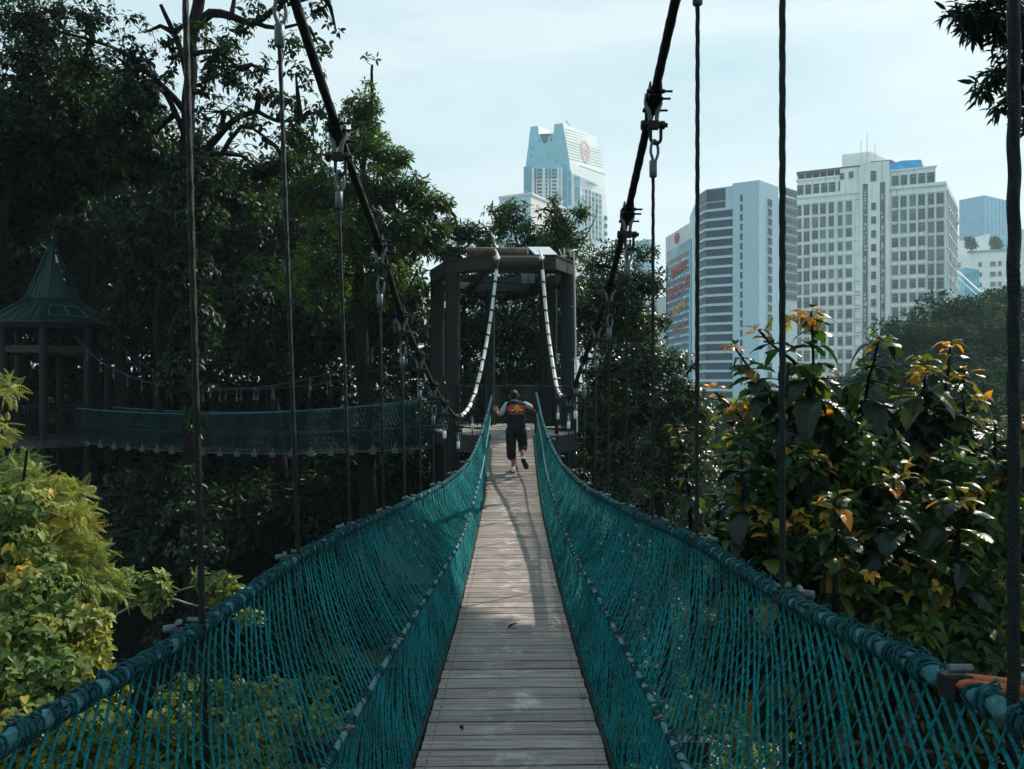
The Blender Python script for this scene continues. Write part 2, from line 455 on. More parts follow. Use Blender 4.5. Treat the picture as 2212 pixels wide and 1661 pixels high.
def lashing(f, y0, y1, r, parent, seed, turn=.021, mess=.13):
    """thin teal cord wound round the rope, with bunched knots where the net is tied on"""
    rg = random.Random(seed); mb = MB(); pts = []; y = y0; a = 0
    while y < y1:
        p = f(y); q = f(y+.01); t = (q-p).normalized(); x = t.cross(Vector((0, 0, 1))).normalized(); z = x.cross(t)
        rr = r*1.10+.002
        pts.append(p+x*math.cos(a)*rr+z*math.sin(a)*rr)
        d = rg.uniform(.8, 1.2)
        ph = (y % mess)/mess
        a += .62*d; y += turn*.1*(6.5 if ph > .30 else .85)
    mb.tube(pts, .0036, 4, caps=False)
    y = y0+.05
    while y < min(y1, 11):
        p = f(y); q = f(y+.01); t = (q-p).normalized(); x = t.cross(Vector((0, 0, 1))).normalized(); z = x.cross(t)
        near = y < 6
        for k in range(4 if near else 3):
            c = p+t*rg.uniform(-.026, .026); tl = rg.uniform(-.5, .5); ro = r*rg.uniform(1.05, 1.28)+.003
            ring = []
            for j in range(9):
                b = 2*math.pi*j/8
                ring.append(c+x*math.cos(b)*ro+z*math.sin(b)*ro+t*(math.cos(b+rg.uniform(-.3, .3))*tl*.05))
            mb.tube(ring, rg.uniform(.0035, .006), 4, caps=False)
        if near:                     # frayed ends and loops above the rope
            for k in range(3):
                b0 = rg.uniform(.3, 2.6); c = p+t*rg.uniform(-.03, .03)
                o = x*math.cos(b0)+z*math.sin(b0)
                mb.tube([c+o*r, c+o*(r+.018)+t*rg.uniform(-.02, .02), c+o*(r+.024)+t*rg.uniform(-.03, .03)+x*rg.uniform(-.015, .015), c+o*(r+.004)+t*.03], .0035, 4)
        y += mess*rg.uniform(.75, 1.2)
    return mb.build('lashing', M['lash'], parent)

for s, hf, mf in ((-1, handL, midL), (1, handR, midR)):
    h = rope('hand_rope', hf, .36, 16.5, .0225, M['rope'], bridge, pitch=.062)
    lashing(hf, .36, 16.4, .0235, h, 5+s)
    m = rope('middle_rope', mf, .36, 16.5, .0135, M['middle'], bridge, amp=.14, pitch=.055, n=9)
    lashing(mf, .36, 12, .0135, m, 9+s, turn=.028, mess=.34)

def prisms(A, B, r, n=4):
    """thin bars between point arrays A and B"""
    d = B-A; t = norm(d)
    x = norm(np.cross(t, np.array([[0.0, 1, .13]]))); z = np.cross(x, t)
    V = []
    for base in (A, B):
        for j in range(n):
            a = 2*np.pi*j/n
            V.append(base+x*(r[:, None]*np.cos(a))+z*(r[:, None]*np.sin(a)))
    V = np.stack(V, 1)
    faces = [(j, (j+1) % n, n+(j+1) % n, n+j) for j in range(n)]
    return V, faces

def add_quads(name, V, faces, mat, parent):
    N, k, _ = V.shape
    fl = np.array(faces).reshape(-1); nf = len(faces)
    loops = (np.arange(N)[:, None]*k+fl[None]).reshape(-1)
    me = bpy.data.meshes.new(name)
    me.vertices.add(N*k); me.vertices.foreach_set('co', V.reshape(-1).astype(np.float32))
    me.loops.add(len(loops)); me.loops.foreach_set('vertex_index', loops.astype(np.int32))
    me.polygons.add(N*nf); me.polygons.foreach_set('loop_start', (np.arange(N*nf)*4).astype(np.int32))
    me.polygons.foreach_set('loop_total', np.full(N*nf, 4, np.int32))
    me.polygons.foreach_set('use_smooth', np.ones(N*nf, bool))
    me.update(calc_edges=True); me.materials.append(mat)
    return link(name, me, parent)

def make_net(s, hf, mf, seed):
    rg = np.random.default_rng(seed)
    du, rows = .072, 5
    n = int((16.4-.6)/du)
    def pos(y, v):
        a, m = hf(y), mf(y); e = Vector((s*.476, y, deckz(y)+.01))
        if v < .5:
            t = v*2; p = a.lerp(m, t); b = .035*math.sin(math.pi*t)
        else:
            t = v*2-1; p = m.lerp(e, t); b = .03*math.sin(math.pi*t)
        p.x += s*b

        return p
    kn = []
    def family(spacing, shift, r0, knots):
        A = []; B = []; Rr = []; K = 12
        for i in range(int(16.2/spacing)):
            y0 = .42+i*spacing+rg.normal()*.004
            fade = min(1, max(0, (16.3-y0)/(5 if shift < 0 else 2)))
            pr = None; rr = r0*rg.uniform(.82, 1.18); ph = rg.uniform(0, 6.28)
            for k in range(K+1):
                v = k/K; y = y0+shift*v*fade+.006*math.sin(v*14+ph)
                if y < .37 or y > 16.42: pr = None; continue
                p = pos(y, v); w = (.0035*rg.normal() if 0 < k < K else 0)+(.003 if knots else -.003)
                q = (p.x+w, p.y, p.z+.002*rg.normal())
                if pr is not None:
                    A.append(pr); B.append(q); Rr.append(rr*rg.uniform(.85, 1.15))
                if knots and 0 < k < K and k % 2 == i % 2: kn.append(q)
                pr = q
        return np.array(A), np.array(B), np.array(Rr)
    a1 = family(.060, -2.1, .0043, True); a2 = family(.072, .10, .0027, False)
    V, faces = prisms(np.concatenate([a1[0], a2[0]]), np.concatenate([a1[1], a2[1]]), np.concatenate([a1[2], a2[2]]), 5)
    o = add_quads('net', V, faces, M['net'], bridge)
    k = np.array(kn); t = np.array([0, 0, .009])
    V, faces = prisms(k-t, k+t, rg.uniform(.0055, .0078, len(k)), 5)
    add_quads('knots', V, faces, M['net'], o)
    return o
make_net(-1, handL, midL, 11)
make_net(1, handR, midR, 12)

# main cables: dark stranded rope, then clamped pale sleeves on the last stretch to the tower
for s, f in ((-1, cabL), (1, cabR)):
    pts = []; y = 1.0
    while y < 16.46: pts.append(f(y)); y += .007 if y < 9 else .02
    mb = MB(); mb.tube(pts, .030, 18, 0, 6, .075, .19)
    c = mb.build('main_cable', M['cable'], bridge)
    y = 13.15 if s < 0 else 13.9
    L = [p for p in f.pts if p.y > y]
    acc = 0; seg = [L[0]]
    for a, b in zip(L, L[1:]):
        acc += (b-a).length; seg.append(b)
        if acc > .30:
            t = (seg[-1]-seg[0]).normalized()
            mb = MB(); mb.tube([seg[0]+t*.02]+seg[1:-1]+[seg[-1]-t*.02], .0355, 10)
            sl = mb.build('sleeve', M['whitepipe'], c)
            mb = MB(); e = seg[-1]; sx = t.cross(Vector((0, 0, 1))).normalized()
            mb.tube([e-t*.022, e+t*.022], .044, 8)
            mb.cyl(e-sx*.085, e+sx*.085, .014, 6)
            mb.box(e+Vector((0, 0, -.075)), (.03, .03, .09))
            mb.build('clamp', M['darksteel'], c)
            acc = 0; seg = [b]

HK = [1.5+1.3*k for k in range(11)]
HKX = {-1: -1.16, 1: .98}
def make_hanger(s, f, y, k):
    top = f(y); t = (f(y+.05)-f(y-.05)).normalized()
    zb = deckz(y)-.14; ax = abs(top.x)
    botx = s*min(ax, (1.10 if s < 0 else .985))
    bot = Vector((botx, y, zb))
    sc_ = 1.0
    if k >= 9: drop = .30
    else: drop = .50
    a = Vector((top.x+(botx-top.x)*.06, y, top.z-drop))
    mb = MB()
    if k < 5:
        L = (a-bot).length; n = int(L/.012)
        mb.tube([a.lerp(bot, i/n) for i in range(n+1)], .0114, 10, 0, 3, .12, .12)
    else: mb.tube([a, bot], .0115, 8)
    wire = mb.build('hanger', M['wire'], bridge)
    side = Vector((1, 0, 0))
    nrm = side.cross(t).normalized()
    if nrm.z < 0: nrm = -nrm
    # clamp plates on the cable with three bolts
    mb = MB(); rot = Matrix((side, t, nrm)).transposed()
    for q in (-1, 1): mb.box(top+side*q*.037, (.012, .25, .09), rot)
    mb.box(top-nrm*.046, (.08, .2, .014), rot)
    for d in (-.10, -.03, .085):
        c = top+t*d-nrm*.02
        mb.cyl(c-side*.06, c+side*.115, .0085, 8); mb.cyl(c+side*.045, c+side*.062, .015, 6); mb.cyl(c-side*.062, c-side*.045, .015, 6)
    mb.build('clamp', M['darksteel'], wire)
    # saddle legs, cross pin, bow shackle
    mb = MB(); c = top+Vector((0, 0, -.03))
    for q in (-1, 1): mb.tube([c+side*q*.048+Vector((0, 0, .07)), c+side*q*.05, c+side*q*.028+Vector((0, 0, -.06)), c+side*q*.02+Vector((0, 0, -.15))], [.012, .017, .016, .014], 8)
    mb.build('saddle', M['galv'], wire)
    pz = c+Vector((0, 0, -.15))
    mb = MB(); mb.cyl(pz-side*.085, pz+side*.10, .017, 8)
    mb.cyl(pz-side*.085, pz-side*.055, .034, 6); mb.cyl(pz+side*.045, pz+side*.08, .030, 6); mb.box(pz, (.075, .05, .055))
    sh = pz+Vector((.018, 0, 0)); U = []
    for j in range(13):
        b = math.pi*j/12
        U.append(sh+Vector((math.cos(b)*.036, 0, -.09-math.sin(b)*.04)))
    mb.tube([sh+Vector((.036, 0, 0))]+U+[sh+Vector((-.036, 0, 0))], .012, 8)
    mb.build('shackle', M['darksteel'], wire)
    # thimble eye and pressed sleeve
    th = Vector((sh.x*.5+a.x*.5, y, pz.z-.115)); E = []
    for j in range(15):
        b = math.pi*2*j/14
        w = .028*math.sin(b); d = -.065+.075*math.cos(b)
        E.append(th+Vector((w*(1.0 if d > -.09 else .8), w*.35, d)))
    mb = MB(); mb.tube(E, .0105, 8); mb.build('thimble', M['galv'], wire)
    mb = MB(); st = th+Vector((0, 0, -.135)); st.x = a.x
    mb.tube([st+Vector((0, 0, .006)), st, st+Vector((0, 0, -.11)), st+Vector((0, 0, -.118))], [.018, .027, .027, .018], 12)
    mb.tube([st, a], .0125, 8)
    mb.build('pressed_sleeve', M['whitepipe'] if k > 7 else M['galv'], wire)
    return wire

for k, y in enumerate(HK):
    for s, f in ((-1, cabL), (1, cabR)):
        if k == 0 and s < 0: continue
        make_hanger(s, f, y, k)
    mb = MB(); zc = deckz(y)-.115
    for dz in (0,): mb.box((-.06, y, zc), (2.2, .07, .09)); mb.box((-.06, y, zc-.052), (2.24, .10, .012))
    mb.build('crossbeam', M['darksteel'], bridge)

# clips that tie hand and middle ropes to the hangers
def clip(p, out, big, orange=True, rr=.0085):
    """rust-red double rod with grey ends, from the rope outwards"""
    mb = MB(); out = out.normalized(); up = Vector((0, 0, 1)); along = out.cross(up)
    L = big
    for q in (-1, 1):
        mb.tube([p+along*q*.017-out*.02, p+along*q*.02+out*L*.35, p+along*q*.02+out*L*.7, p+along*q*.008+out*L], rr, 8, 1 if orange else 0)
    mb.tube([p+out*L-out*.02, p+out*(L+.01), p+out*(L+.04)], [.012, .018, .015], 8, 0)
    mb.tube([p+along*.045+out*L*.9+up*.01, p-along*.045+out*L*.9+up*.01], .013, 8, 0)
    mb.box(p-out*.005-up*.012, (.05, .045, .05), Matrix.Rotation(.3, 3, 'Z'), 2)
    mb.cyl(p-out*.02+up*.024, p+out*.03+up*.030, .010, 8, 0)
    mb.build('rope_clip', [M['galv'], M['rust'], M['darksteel']], bridge)
for k, y in enumerate(HK):
    for s, f, hf, mf in ((-1, cabL, handL, midL), (1, cabR, handR, midR)):
        if k == 0 and s < 0: continue
        if y < 13.5:
            p = hf(y+(.16 if k == 0 else 0)); L = abs(s*min(abs(f(y).x), 1.1 if s < 0 else .985)-p.x)
            if k == 0: clip(p+Vector((-.02, 0, .022)), Vector((s, -.05, -.1)), .17, True, .0125)
            else: clip(p+Vector((0, 0, .012)), Vector((s, -.25, 0)), max(.07, min(L, .12 if k < 4 else .08)), k in (1, 2))
    for s, mf in ((-1, midL), (1, midR)):
        if .9 < y < 11:
            p = mf(y+.3); mb = MB()
            mb.cyl(p+Vector((-.03, 0, .006)), p+Vector((.03, .015, .010)), .006, 6, 1 if k in (1, 2) else 0)
            mb.tube([p+Vector((0, -.016, 0)), p+Vector((0, .016, 0))], .019, 8, 0)
            mb.build('rope_clip', [M['galv'], M['rust']], bridge)

# ------------------------------------------------------------------ the tower
tower = tag(empty('bridge_tower', (-.28, 18.9, 1.0)), 'dark tower of round columns under a many-sided ring beam, at the plank bridge far end', 'tower')
OCT = [(-.58, 16.95), (.97, 16.95), (1.49, 18.1), (1.36, 20.3), (.6, 21.4), (-1.2, 21.4), (-2.05, 19.3), (-1.5, 17.7)]
OC = (-.28, 19.1)
def scaled(k): return [(OC[0]+(x-OC[0])*k, OC[1]+(y-OC[1])*k) for x, y in OCT]
def ring(mb, ko, ki, z0, z1, mi=0):
    o, i = scaled(ko), scaled(ki); n = len(o)
    vs = [(p[0], p[1], z0) for p in o]+[(p[0], p[1], z1) for p in o]+[(p[0], p[1], z0) for p in i]+[(p[0], p[1], z1) for p in i]
    fs = []
    for a in range(n):
        b = (a+1) % n
        fs += [(a, b, n+b, n+a), (2*n+b, 2*n+a, 3*n+a, 3*n+b), (n+a, n+b, 3*n+b, 3*n+a), (b, a, 2*n+a, 2*n+b)]
    mb.add(vs, fs, mi)
mb = MB(); ring(mb, 1, .86, H+2.55, H+2.83); ring(mb, 1.012, .85, H+2.834, H+2.86)
rb = mb.build('ring_beam', M['ring'], tower)
mb = MB()
for a, b in ((7, 2), (6, 3), (0, 5), (1, 4)):
    p, q = scaled(.88)[a], scaled(.88)[b]
    mb.bar((p[0], p[1], H+2.68+.02*(a % 2)), (q[0], q[1], H+2.68+.02*(a % 2)), .14, .16)
mb.build('roof_joist', M['fascia'], tower)
for (px, Z, r) in ((978, 17.6, .168), (945, 19.2, .178), (1226, 18.0, .163), (1191, 20.2, .15), (1058, 20.9, .14), (1176, 21.0, .14)):
    x = (px-CX)/F*Z
    mb = MB(); mb.tube([(x, Z, 1), (x, Z, H+2.56)], r, 24); mb.tube([(x, Z, H-1.1), (x, Z, H-1.04)], r+.05, 24)
    mb.build('column', M['column'], tower)
mb = MB(); mb.tube([(-.42, 16.72, H+2.63), (.72, 16.72, H+2.63)], .168, 20)
sp = mb.build('saddle_pipe', M['ring'], tower)
for s, f in ((-1, cabL), (1, cabR)):
    e = f(16.45); mb = MB(); d = Vector((-.04*s, -.05, .10))
    mb.tube([e, e+Vector((0, .05, .06)), e+Vector((-.02, .13, .19)), e+Vector((-.06, .22, .27))], [.045, .05, .02, .018], 8)
    mb.tube([e+Vector((-.07, .03, .05)), e+Vector((.07, .03, .05))], .022, 8)
    mb.build('saddle_hook', M['whitepipe'], tower)
mb = MB(); a = P(1009, 543, 19.3); b = P(1142, 544, 19.3)
mb.tube([a, b], .108, 16); 
for t in (.1, .2, .31, .53, .75): c = a.lerp(b, t); mb.tube([c-Vector((.012, 0, 0)), c+Vector((.012, 0, 0))], .118, 16)
mb.build('roof_pipe', M['pipe'], tower)
mb = MB(); mb.box((a.x+.1, 19.3, H+3.0), (.12, .3, .34)); mb.box((b.x-.15, 19.3, H+3.0), (.12, .3, .34)); mb.build('pipe_bracket', M['fascia'], tower)
q = [P(1140, 533, 18.4), P(1187, 533, 18.4), P(1210, 555.5, 17.35), P(1162, 555, 17.35)]
nn = (q[1]-q[0]).cross(q[3]-q[0]).normalized()
if nn.z < 0: nn = -nn
mb = MB(); mb.add(q+[v-nn*.035 for v in q], [(0, 3, 2, 1), (4, 5, 6, 7), (0, 1, 5, 4), (1, 2, 6, 5), (2, 3, 7, 6), (3, 0, 4, 7)])
for v in (q[2], q[3], q[0], q[1]): mb.cyl((v.x, v.y+.02, H+2.86), v-nn*.03, .015, 6)
mb.build('solar_panel', M['panel'], tower)
mb = MB(); c = P(1141, 599, 18.6); mb.box(c-Vector((.085, 0, 0)), (.15, .05, .29)); mb.box(c+Vector((.085, .03, 0)), (.15, .05, .27))
mb.box(c+Vector((0, .02, .19)), (.06, .03, .16))
mb.build('hanging_board', M['panelbox'], tower)
# thin pale conduit down the right side, small aerial on the roof
mb = MB(); a = P(1240, 545, 17.75); b = P(1247, 932, 17.75)
mb.tube([a, a.lerp(b, .5), b], .018, 8)
for t in (.02, .3, .6, .9): c = a.lerp(b, t); mb.cyl(c, c+Vector((-.08, .12, 0)), .01, 6)
mb.build('conduit', M['whitepipe'], tower)
mb = MB(); a = P(1219, 557, 17.6)
mb.cyl(a, a+Vector((0, 0, .22)), .014, 6); mb.cyl(a+Vector((-.06, 0, .06)), a+Vector((-.12, 0, .2)), .01, 6); mb.cyl(a+Vector((-.1, 0, .03)), a+Vector((.06, 0, .05)), .014, 6)
mb.build('roof_aerial', M['whitepipe'], tower)
# platform
mb = MB(); mb.prism(scaled(1.02), H-1.52, H-1.135, 0); mb.prism(scaled(1.035), H-1.131, H-1.09, 1)
mb.build('platform', [M['fascia'], M['concrete']], tower)
mb = MB()
for e in scaled(.8)[::2]: mb.bar((OC[0], OC[1], H-1.62), (e[0], e[1], H-1.62), .15, .2)
mb.build('platform_beam', M['fascia'], tower)
# railings, open where the two bridges join
rail = scaled(1.0)
def railing(a, b, openings=()):
    a, b = Vector((a[0], a[1], H-1.09)), Vector((b[0], b[1], H-1.09)); L = (b-a).length
    mb = MB(); n = int(L/.11)
    for z in (1.05, .12): mb.tube([a+Vector((0, 0, z)), b+Vector((0, 0, z))], .021, 8)
    for i in range(n+1):
        p = a.lerp(b, i/n); mb.cyl(p+Vector((0, 0, .12)), p+Vector((0, 0, 1.05)), .0085 if i not in (0, n) else .025, 6)
    for p in (a, b): mb.cyl(p, p+Vector((0, 0, 1.1)), .028, 8)
    mb.build('railing', M['darksteel'], tower)
for i in (1, 2, 3, 4, 5): railing(rail[i], rail[(i+1) % 8])
railing(rail[7], rail[0]); railing((.52, 16.95), rail[1])
# wire mesh gate panel at the back of the platform
mb = MB(); ga = P(1062, 852, 20.2); gb = P(1158, 852, 20.2); z0, z1 = H-1.05, H-.05
n = 16; wgt = gb.x-ga.x
for i in range(-10, n+1):
    for sg in (1, -1):
        u0 = i/n*wgt; pts = []
        for k in range(2):
            pass
        x0, x1 = u0, u0+sg*(z1-z0)
        if sg < 0: x0, x1 = u0+(z1-z0), u0
        zz0, zz1 = z0, z1
        if x0 < 0: t = (0-x0)/(x1-x0) if x1 != x0 else 0; zz0 = z0+(z1-z0)*t; x0 = 0
        if x1 < 0: t = (0-x0)/(x1-x0); zz1 = zz0+(z1-zz0)*t; x1 = 0
        if x1 > wgt: t = (wgt-x0)/(x1-x0); zz1 = zz0+(z1-zz0)*t; x1 = wgt
        if x0 > wgt: t = (x0-wgt)/(x0-x1); zz0 = zz0+(zz1-zz0)*t; x0 = wgt
        if abs(x1-x0) > .02: mb.cyl((ga.x+x0, 20.2, zz0), (ga.x+x1, 20.2, zz1), .004, 4)
for x in (ga.x, ga.x+wgt*.5, gb.x): mb.cyl((x, 20.2, H-1.09), (x, 20.2, H), .022, 8)
mb.cyl((ga.x, 20.2, z1), (gb.x, 20.2, z1), .02, 8)
mb.build('mesh_gate', M['net2'], tower)

# ------------------------------------------------------------------ second bridge, to the left
b2 = tag(empty('suspension_bridge', P(560, 990, 20)), 'shaded side footbridge with a sagging blue-green net, between the tower and the peaked pavilion', 'bridge')
A0 = P(938, 962, 17.9); A1 = P(205, 946, 24.2)
def b2z(t, zA, zB, sag): return zA+(zB-zA)*t-sag*4*t*(1-t)
D2 = (A1-A0); D2.z = 0; L2 = D2.length; u2 = D2.normalized(); n2 = Vector((-u2.y, u2.x, 0))
if n2.y > 0: n2 = -n2          # towards the camera
def b2p(t, off, zA, zB, sag):
    return Vector((A0.x+u2.x*L2*t, A0.y+u2.y*L2*t, H+b2z(t, zA, zB, sag)))+n2*off
N2 = 60
ts = [i/N2 for i in range(N2+1)]
mb = MB()
for i in range(78):
    t0, t1 = i/78, (i+.92)/78
    q = [b2p(t0, .4, -1.42, -1.72, .22), b2p(t1, .4, -1.42, -1.72, .22), b2p(t1, -.4, -1.42, -1.72, .22), b2p(t0, -.4, -1.42, -1.72, .22)]
    mb.add(q+[v-Vector((0, 0, .04)) for v in q], [(0, 1, 2, 3), (7, 6, 5, 4), (0, 4, 5, 1), (1, 5, 6, 2), (2, 6, 7, 3), (3, 7, 4, 0)])
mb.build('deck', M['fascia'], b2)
for off in (.62, -.62):
    mb = MB(); mb.tube([b2p(t, off*.72, -1.46, -1.78, .22) for t in ts], .018, 6); mb.build('edge_cable', M['galv'], b2)
    mb = MB(); mb.tube([b2p(t, off, -.36, -.72, .24) for t in ts], .016, 6); mb.build('hand_rope', M['rope'], b2)
    mb = MB(); mb.tube([b2p(t, off*.85, -.95, -1.2, .24) for t in ts], .010, 6); mb.build('middle_rope', M['rope'], b2)
    cable = lambda t, off=off: b2p(t, off*1.05, 0, 0, 0)+Vector((0, 0, (np.interp(t, [0, .06, .14, .22, .34, .46, .6, .75, .9, 1], [2.6, 1.3, .52, .22, -.02, -.12, -.12, .12, .7, 1.5])) ))
    cp = smooth_pts([cable(t) for t in (0, .06, .14, .22, .34, .46, .6, .75, .9, 1)], .2)
    mb = MB(); mb.tube(cp, .024, 8); mb.build('main_cable', M['darksteel'], b2)
    xs_ = [c.x for c in cp]; zs_ = [c.z for c in cp]
    nh = 20
    for i in range(1, nh):
        t = i/nh
        e = b2p(t, off*1.02, -1.46, -1.78, .22); c = b2p(t, off*1.05, 0, 0, 0)
        zc = float(np.interp(-c.x, [-x for x in xs_], zs_))
        mb = MB(); mb.tube([(c.x, c.y, zc), e], .006, 5)
        hg = mb.build('hanger', M['darksteel'], b2)
        mb = MB(); mb.tube([(c.x, c.y, zc+.03), (c.x, c.y, zc-.05), (c.x, c.y, zc-.08), (c.x, c.y, zc-.2), (c.x, c.y, zc-.21), (c.x, c.y, zc-.32)], [.03, .035, .014, .014, .03, .027], 6)
        mb.build('fitting', M['brackets'], hg)
        if off > 0:
            mb = MB(); mb.box(e, (.15, .08, .12)); mb.box(e+Vector((0, 0, .1)), (.05, .05, .12)); mb.build('deck_bracket', M['brackets'], hg)
    # net
    n = int(L2/.1); rg = np.random.default_rng(5); rows = 8
    G = np.zeros((rows+1, n+1, 3))
    for j in range(rows+1):
        for i in range(n+1):
            t = min(1, (i+(.5 if j % 2 else 0))/n)
            v = j/rows
            a = b2p(t, off, -.36, -.72, .24); e = b2p(t, off*.72, -1.44, -1.75, .22)
            p = a.lerp(e, v)+n2*(.05*math.sin(math.pi*v))*(1 if off > 0 else -1)
            G[j, i] = p
    A = []; B = []
    for j in range(rows):
        o = 0 if j % 2 == 0 else 1
        for i in range(n+1):
            for k in ((i, i-1) if o == 0 else (i, i+1)):
                if 0 <= k <= n: A.append(G[j, i]); B.append(G[j+1, k])
    A = np.array(A); B = np.array(B)
    V, faces = prisms(A, B, np.full(len(A), .010), 4)
    add_quads('net', V, faces, M['net2'], b2)

# ------------------------------------------------------------------ pavilion
pv = tag(empty('pavilion', (-15.1, 25.2, 1)), 'open lookout pavilion with a tall green pointed spire above a low green roof', 'pavilion')
PC = Vector((-15.06, 25.2, 0))
def octo(r, z, n=8, ph=math.pi/8): return [Vector((PC.x+r*math.cos(ph+2*math.pi*i/n), PC.y+r*math.sin(ph+2*math.pi*i/n), H+z)) for i in range(n)]
def frust(mb, r0, z0, r1, z1, th=.05):
    a, b = octo(r0, z0), octo(r1, z1); c, d = octo(r0, z0-th), octo(r1, z1-th)
    vs = a+b+c+d; n = 8
    mb.add(vs, [(i, (i+1) % n, n+(i+1) % n, n+i) for i in range(n)]+[(2*n+(i+1) % n, 2*n+i, 3*n+i, 3*n+(i+1) % n) for i in range(n)]+[(i, 2*n+i, 2*n+(i+1) % n, (i+1) % n) for i in range(n)])
    for i in range(n):
        mb.bar(a[i]+Vector((0, 0, .015)), b[i]+Vector((0, 0, .015)), .05, .04)
        for f in (.25, .5, .75):
            mb.bar(a[i].lerp(a[(i+1) % n], f)+Vector((0, 0, .006)), b[i].lerp(b[(i+1) % n], f)+Vector((0, 0, .006)), .02, .025)
mb = MB(); frust(mb, 2.12, 1.94, .74, 2.78); mb.build('roof', M['roofgreen'], pv)
mb = MB(); frust(mb, .78, 2.80, .015, 4.72, .04); mb.build('spire', M['roofgreen'], pv)
q = [P(50+100, 538, 25), 0]
mb = MB(); c = octo(1.7, 2.22); fa = c[6].lerp(c[7], .5)
mb.box((PC.x+1.02, PC.y-.98, H+2.52), (.62, .5, .03), Matrix.Rotation(R(-45), 3, 'Z') @ Matrix.Rotation(R(35), 3, 'X'))
mb.v = []; mb.f = []; mb.m = []; mb.sm = []
lo_, hi_ = octo(.78, 2.80), octo(.015, 4.72)
def facet(i, s, t, off=.03):
    a = lo_[i].lerp(lo_[(i+1) % 8], s); b = hi_[i].lerp(hi_[(i+1) % 8], s); p = a.lerp(b, t)
    n = (lo_[(i+1) % 8]-lo_[i]).cross(hi_[i]-lo_[i]).normalized(); return p+n*off
mb.add([facet(6, .62, .60), facet(6, .95, .60), facet(6, .95, .74), facet(6, .62, .74)], [(0, 1, 2, 3)])
mb.build('skylight_glint', M['whitepipe'], pv)  # opaque white plate: the window's bright highlight is put in as colour
lo_, hi_ = octo(2.12, 1.94), octo(.74, 2.78); mb = MB()
for s0, t0, s1, t1 in ((.12, .18, .12, .62), (.50, .18, .50, .62), (.55, .18, .55, .62), (.9, .18, .9, .62), (.12, .62, .5, .62), (.55, .62, .9, .62), (.12, .18, .5, .18), (.55, .18, .9, .18)):
    mb.cyl(facet(6, s0, t0, .05), facet(6, s1, t1, .05), .014, 5)
for s0 in (.62, .72, .9): mb.cyl(facet(5, s0, .08, .05), facet(5, s0, .55, .05), .012, 5)
mb.build('roof_light_frame', M['galv'], pv)
mb = MB()
for r in (1.62,):
    o = octo(r, 1.10)
    for i in range(8): mb.bar(o[i], o[(i+1) % 8], .12, .22)
    o = octo(r+.1, 1.85)
    for i in range(8): mb.bar(o[i], o[(i+1) % 8], .10, .16)
mb.build('ring_beam', M['ring'], pv)
for p in octo(1.62, 0): mb = MB(); mb.tube([(p.x, p.y, .5), (p.x, p.y, H+1.95)], .115, 14); mb.build('column', M['column'], pv)
mb = MB(); mb.prism([(p.x, p.y) for p in octo(1.9, 0)], H-1.95, H-1.72); mb.build('platform', M['fascia'], pv)
mb = MB(); o = octo(1.72, -1.72)
for i in range(8):
    a, b = o[i], o[(i+1) % 8]
    for z in (1.05, .1): mb.cyl(a+Vector((0, 0, z)), b+Vector((0, 0, z)), .022, 6)
    for k in range(12): p = a.lerp(b, k/12); mb.cyl(p, p+Vector((0, 0, 1.05)), .01, 5)
mb.build('railing', M['darksteel'], pv)
# ------------------------------------------------------------------ the person
M['skin'] = plain('skin', (.30, .15, .10), .5, 0, .15, 20)
M['hair'] = plain('hair', (.012, .010, .010), .55, 0, .3, 60, .4, 200)
M['vest'] = plain('navy_cloth', (.006, .009, .024), .8, 0, .3, 12, .3, 60)
M['shirt'] = plain('grey_shirt', (.30, .38, .37), .8, 0, .1, 12, .3, 60)
M['shorts'] = plain('black_cloth', (.012, .013, .016), .85, 0, .3, 12, .3, 50)
M['shoe'] = plain('shoe_pale', (.62, .67, .65), .6, 0, .15, 30)
M['sole'] = plain('shoe_sole', (.03, .02, .02), .8, 0, .3, 30)
M['print_red'] = plain('print_red', (.42, .075, .03), .7, 0, .3, 40)
M['print_yellow'] = plain('print_yellow', (.62, .27, .04), .7, 0, .2, 40)
M['print_white'] = plain('print_white', (.8, .8, .75), .7, 0, .1, 40)

PX, PY = P(1106, 0, 14.2).x, 14.2
def Q(zx, zy, dy=0.0):
    """point of the figure from the close-up of the photo (zoomed units), dy metres further away"""
    return P(950.9+.14096*zx, 804.6+.14096*zy, PY) + Vector((0, dy, 0))
person = tag(empty('person', (P(1110, 1018, PY).x, PY, deckz(PY))), 'person in navy vest with orange back print and black shorts, walking away on the planks', 'person')

def limbm(mb, pts, rs, n=14, ry=None):
    pp = smooth_pts(pts, .02); k = len(pp)
    # radius interpolated along the control points
    d = [0]
    for a, b in zip(pts, pts[1:]): d.append(d[-1]+(Vector(b)-Vector(a)).length)
    D = [0]
    for a, b in zip(pp, pp[1:]): D.append(D[-1]+(b-a).length)
    r = [float(np.interp(x/D[-1]*d[-1], d, rs)) for x in D]
    # rounded ends
    t0 = (pp[0]-pp[1]).normalized(); t1 = (pp[-1]-pp[-2]).normalized()
    pre = [pp[0]+t0*r[0]*q for q in (.95, .7, .35)]; post = [pp[-1]+t1*r[-1]*q for q in (.35, .7, .95)]
    mb.tube(pre+pp+post, [r[0]*q for q in (.3, .71, .93)]+r+[r[-1]*q for q in (.93, .71, .3)], n, ry=ry)

def fuse(o, vox=.006, it=4):
    m = o.modifiers.new('join', 'REMESH'); m.mode = 'VOXEL'; m.voxel_size = vox; m.use_smooth_shade = True
    s = o.modifiers.new('soft', 'SMOOTH'); s.iterations = it; s.factor = .5
    return o
V3 = lambda p, x=0, y=0, z=0: p+Vector((x, y, z))

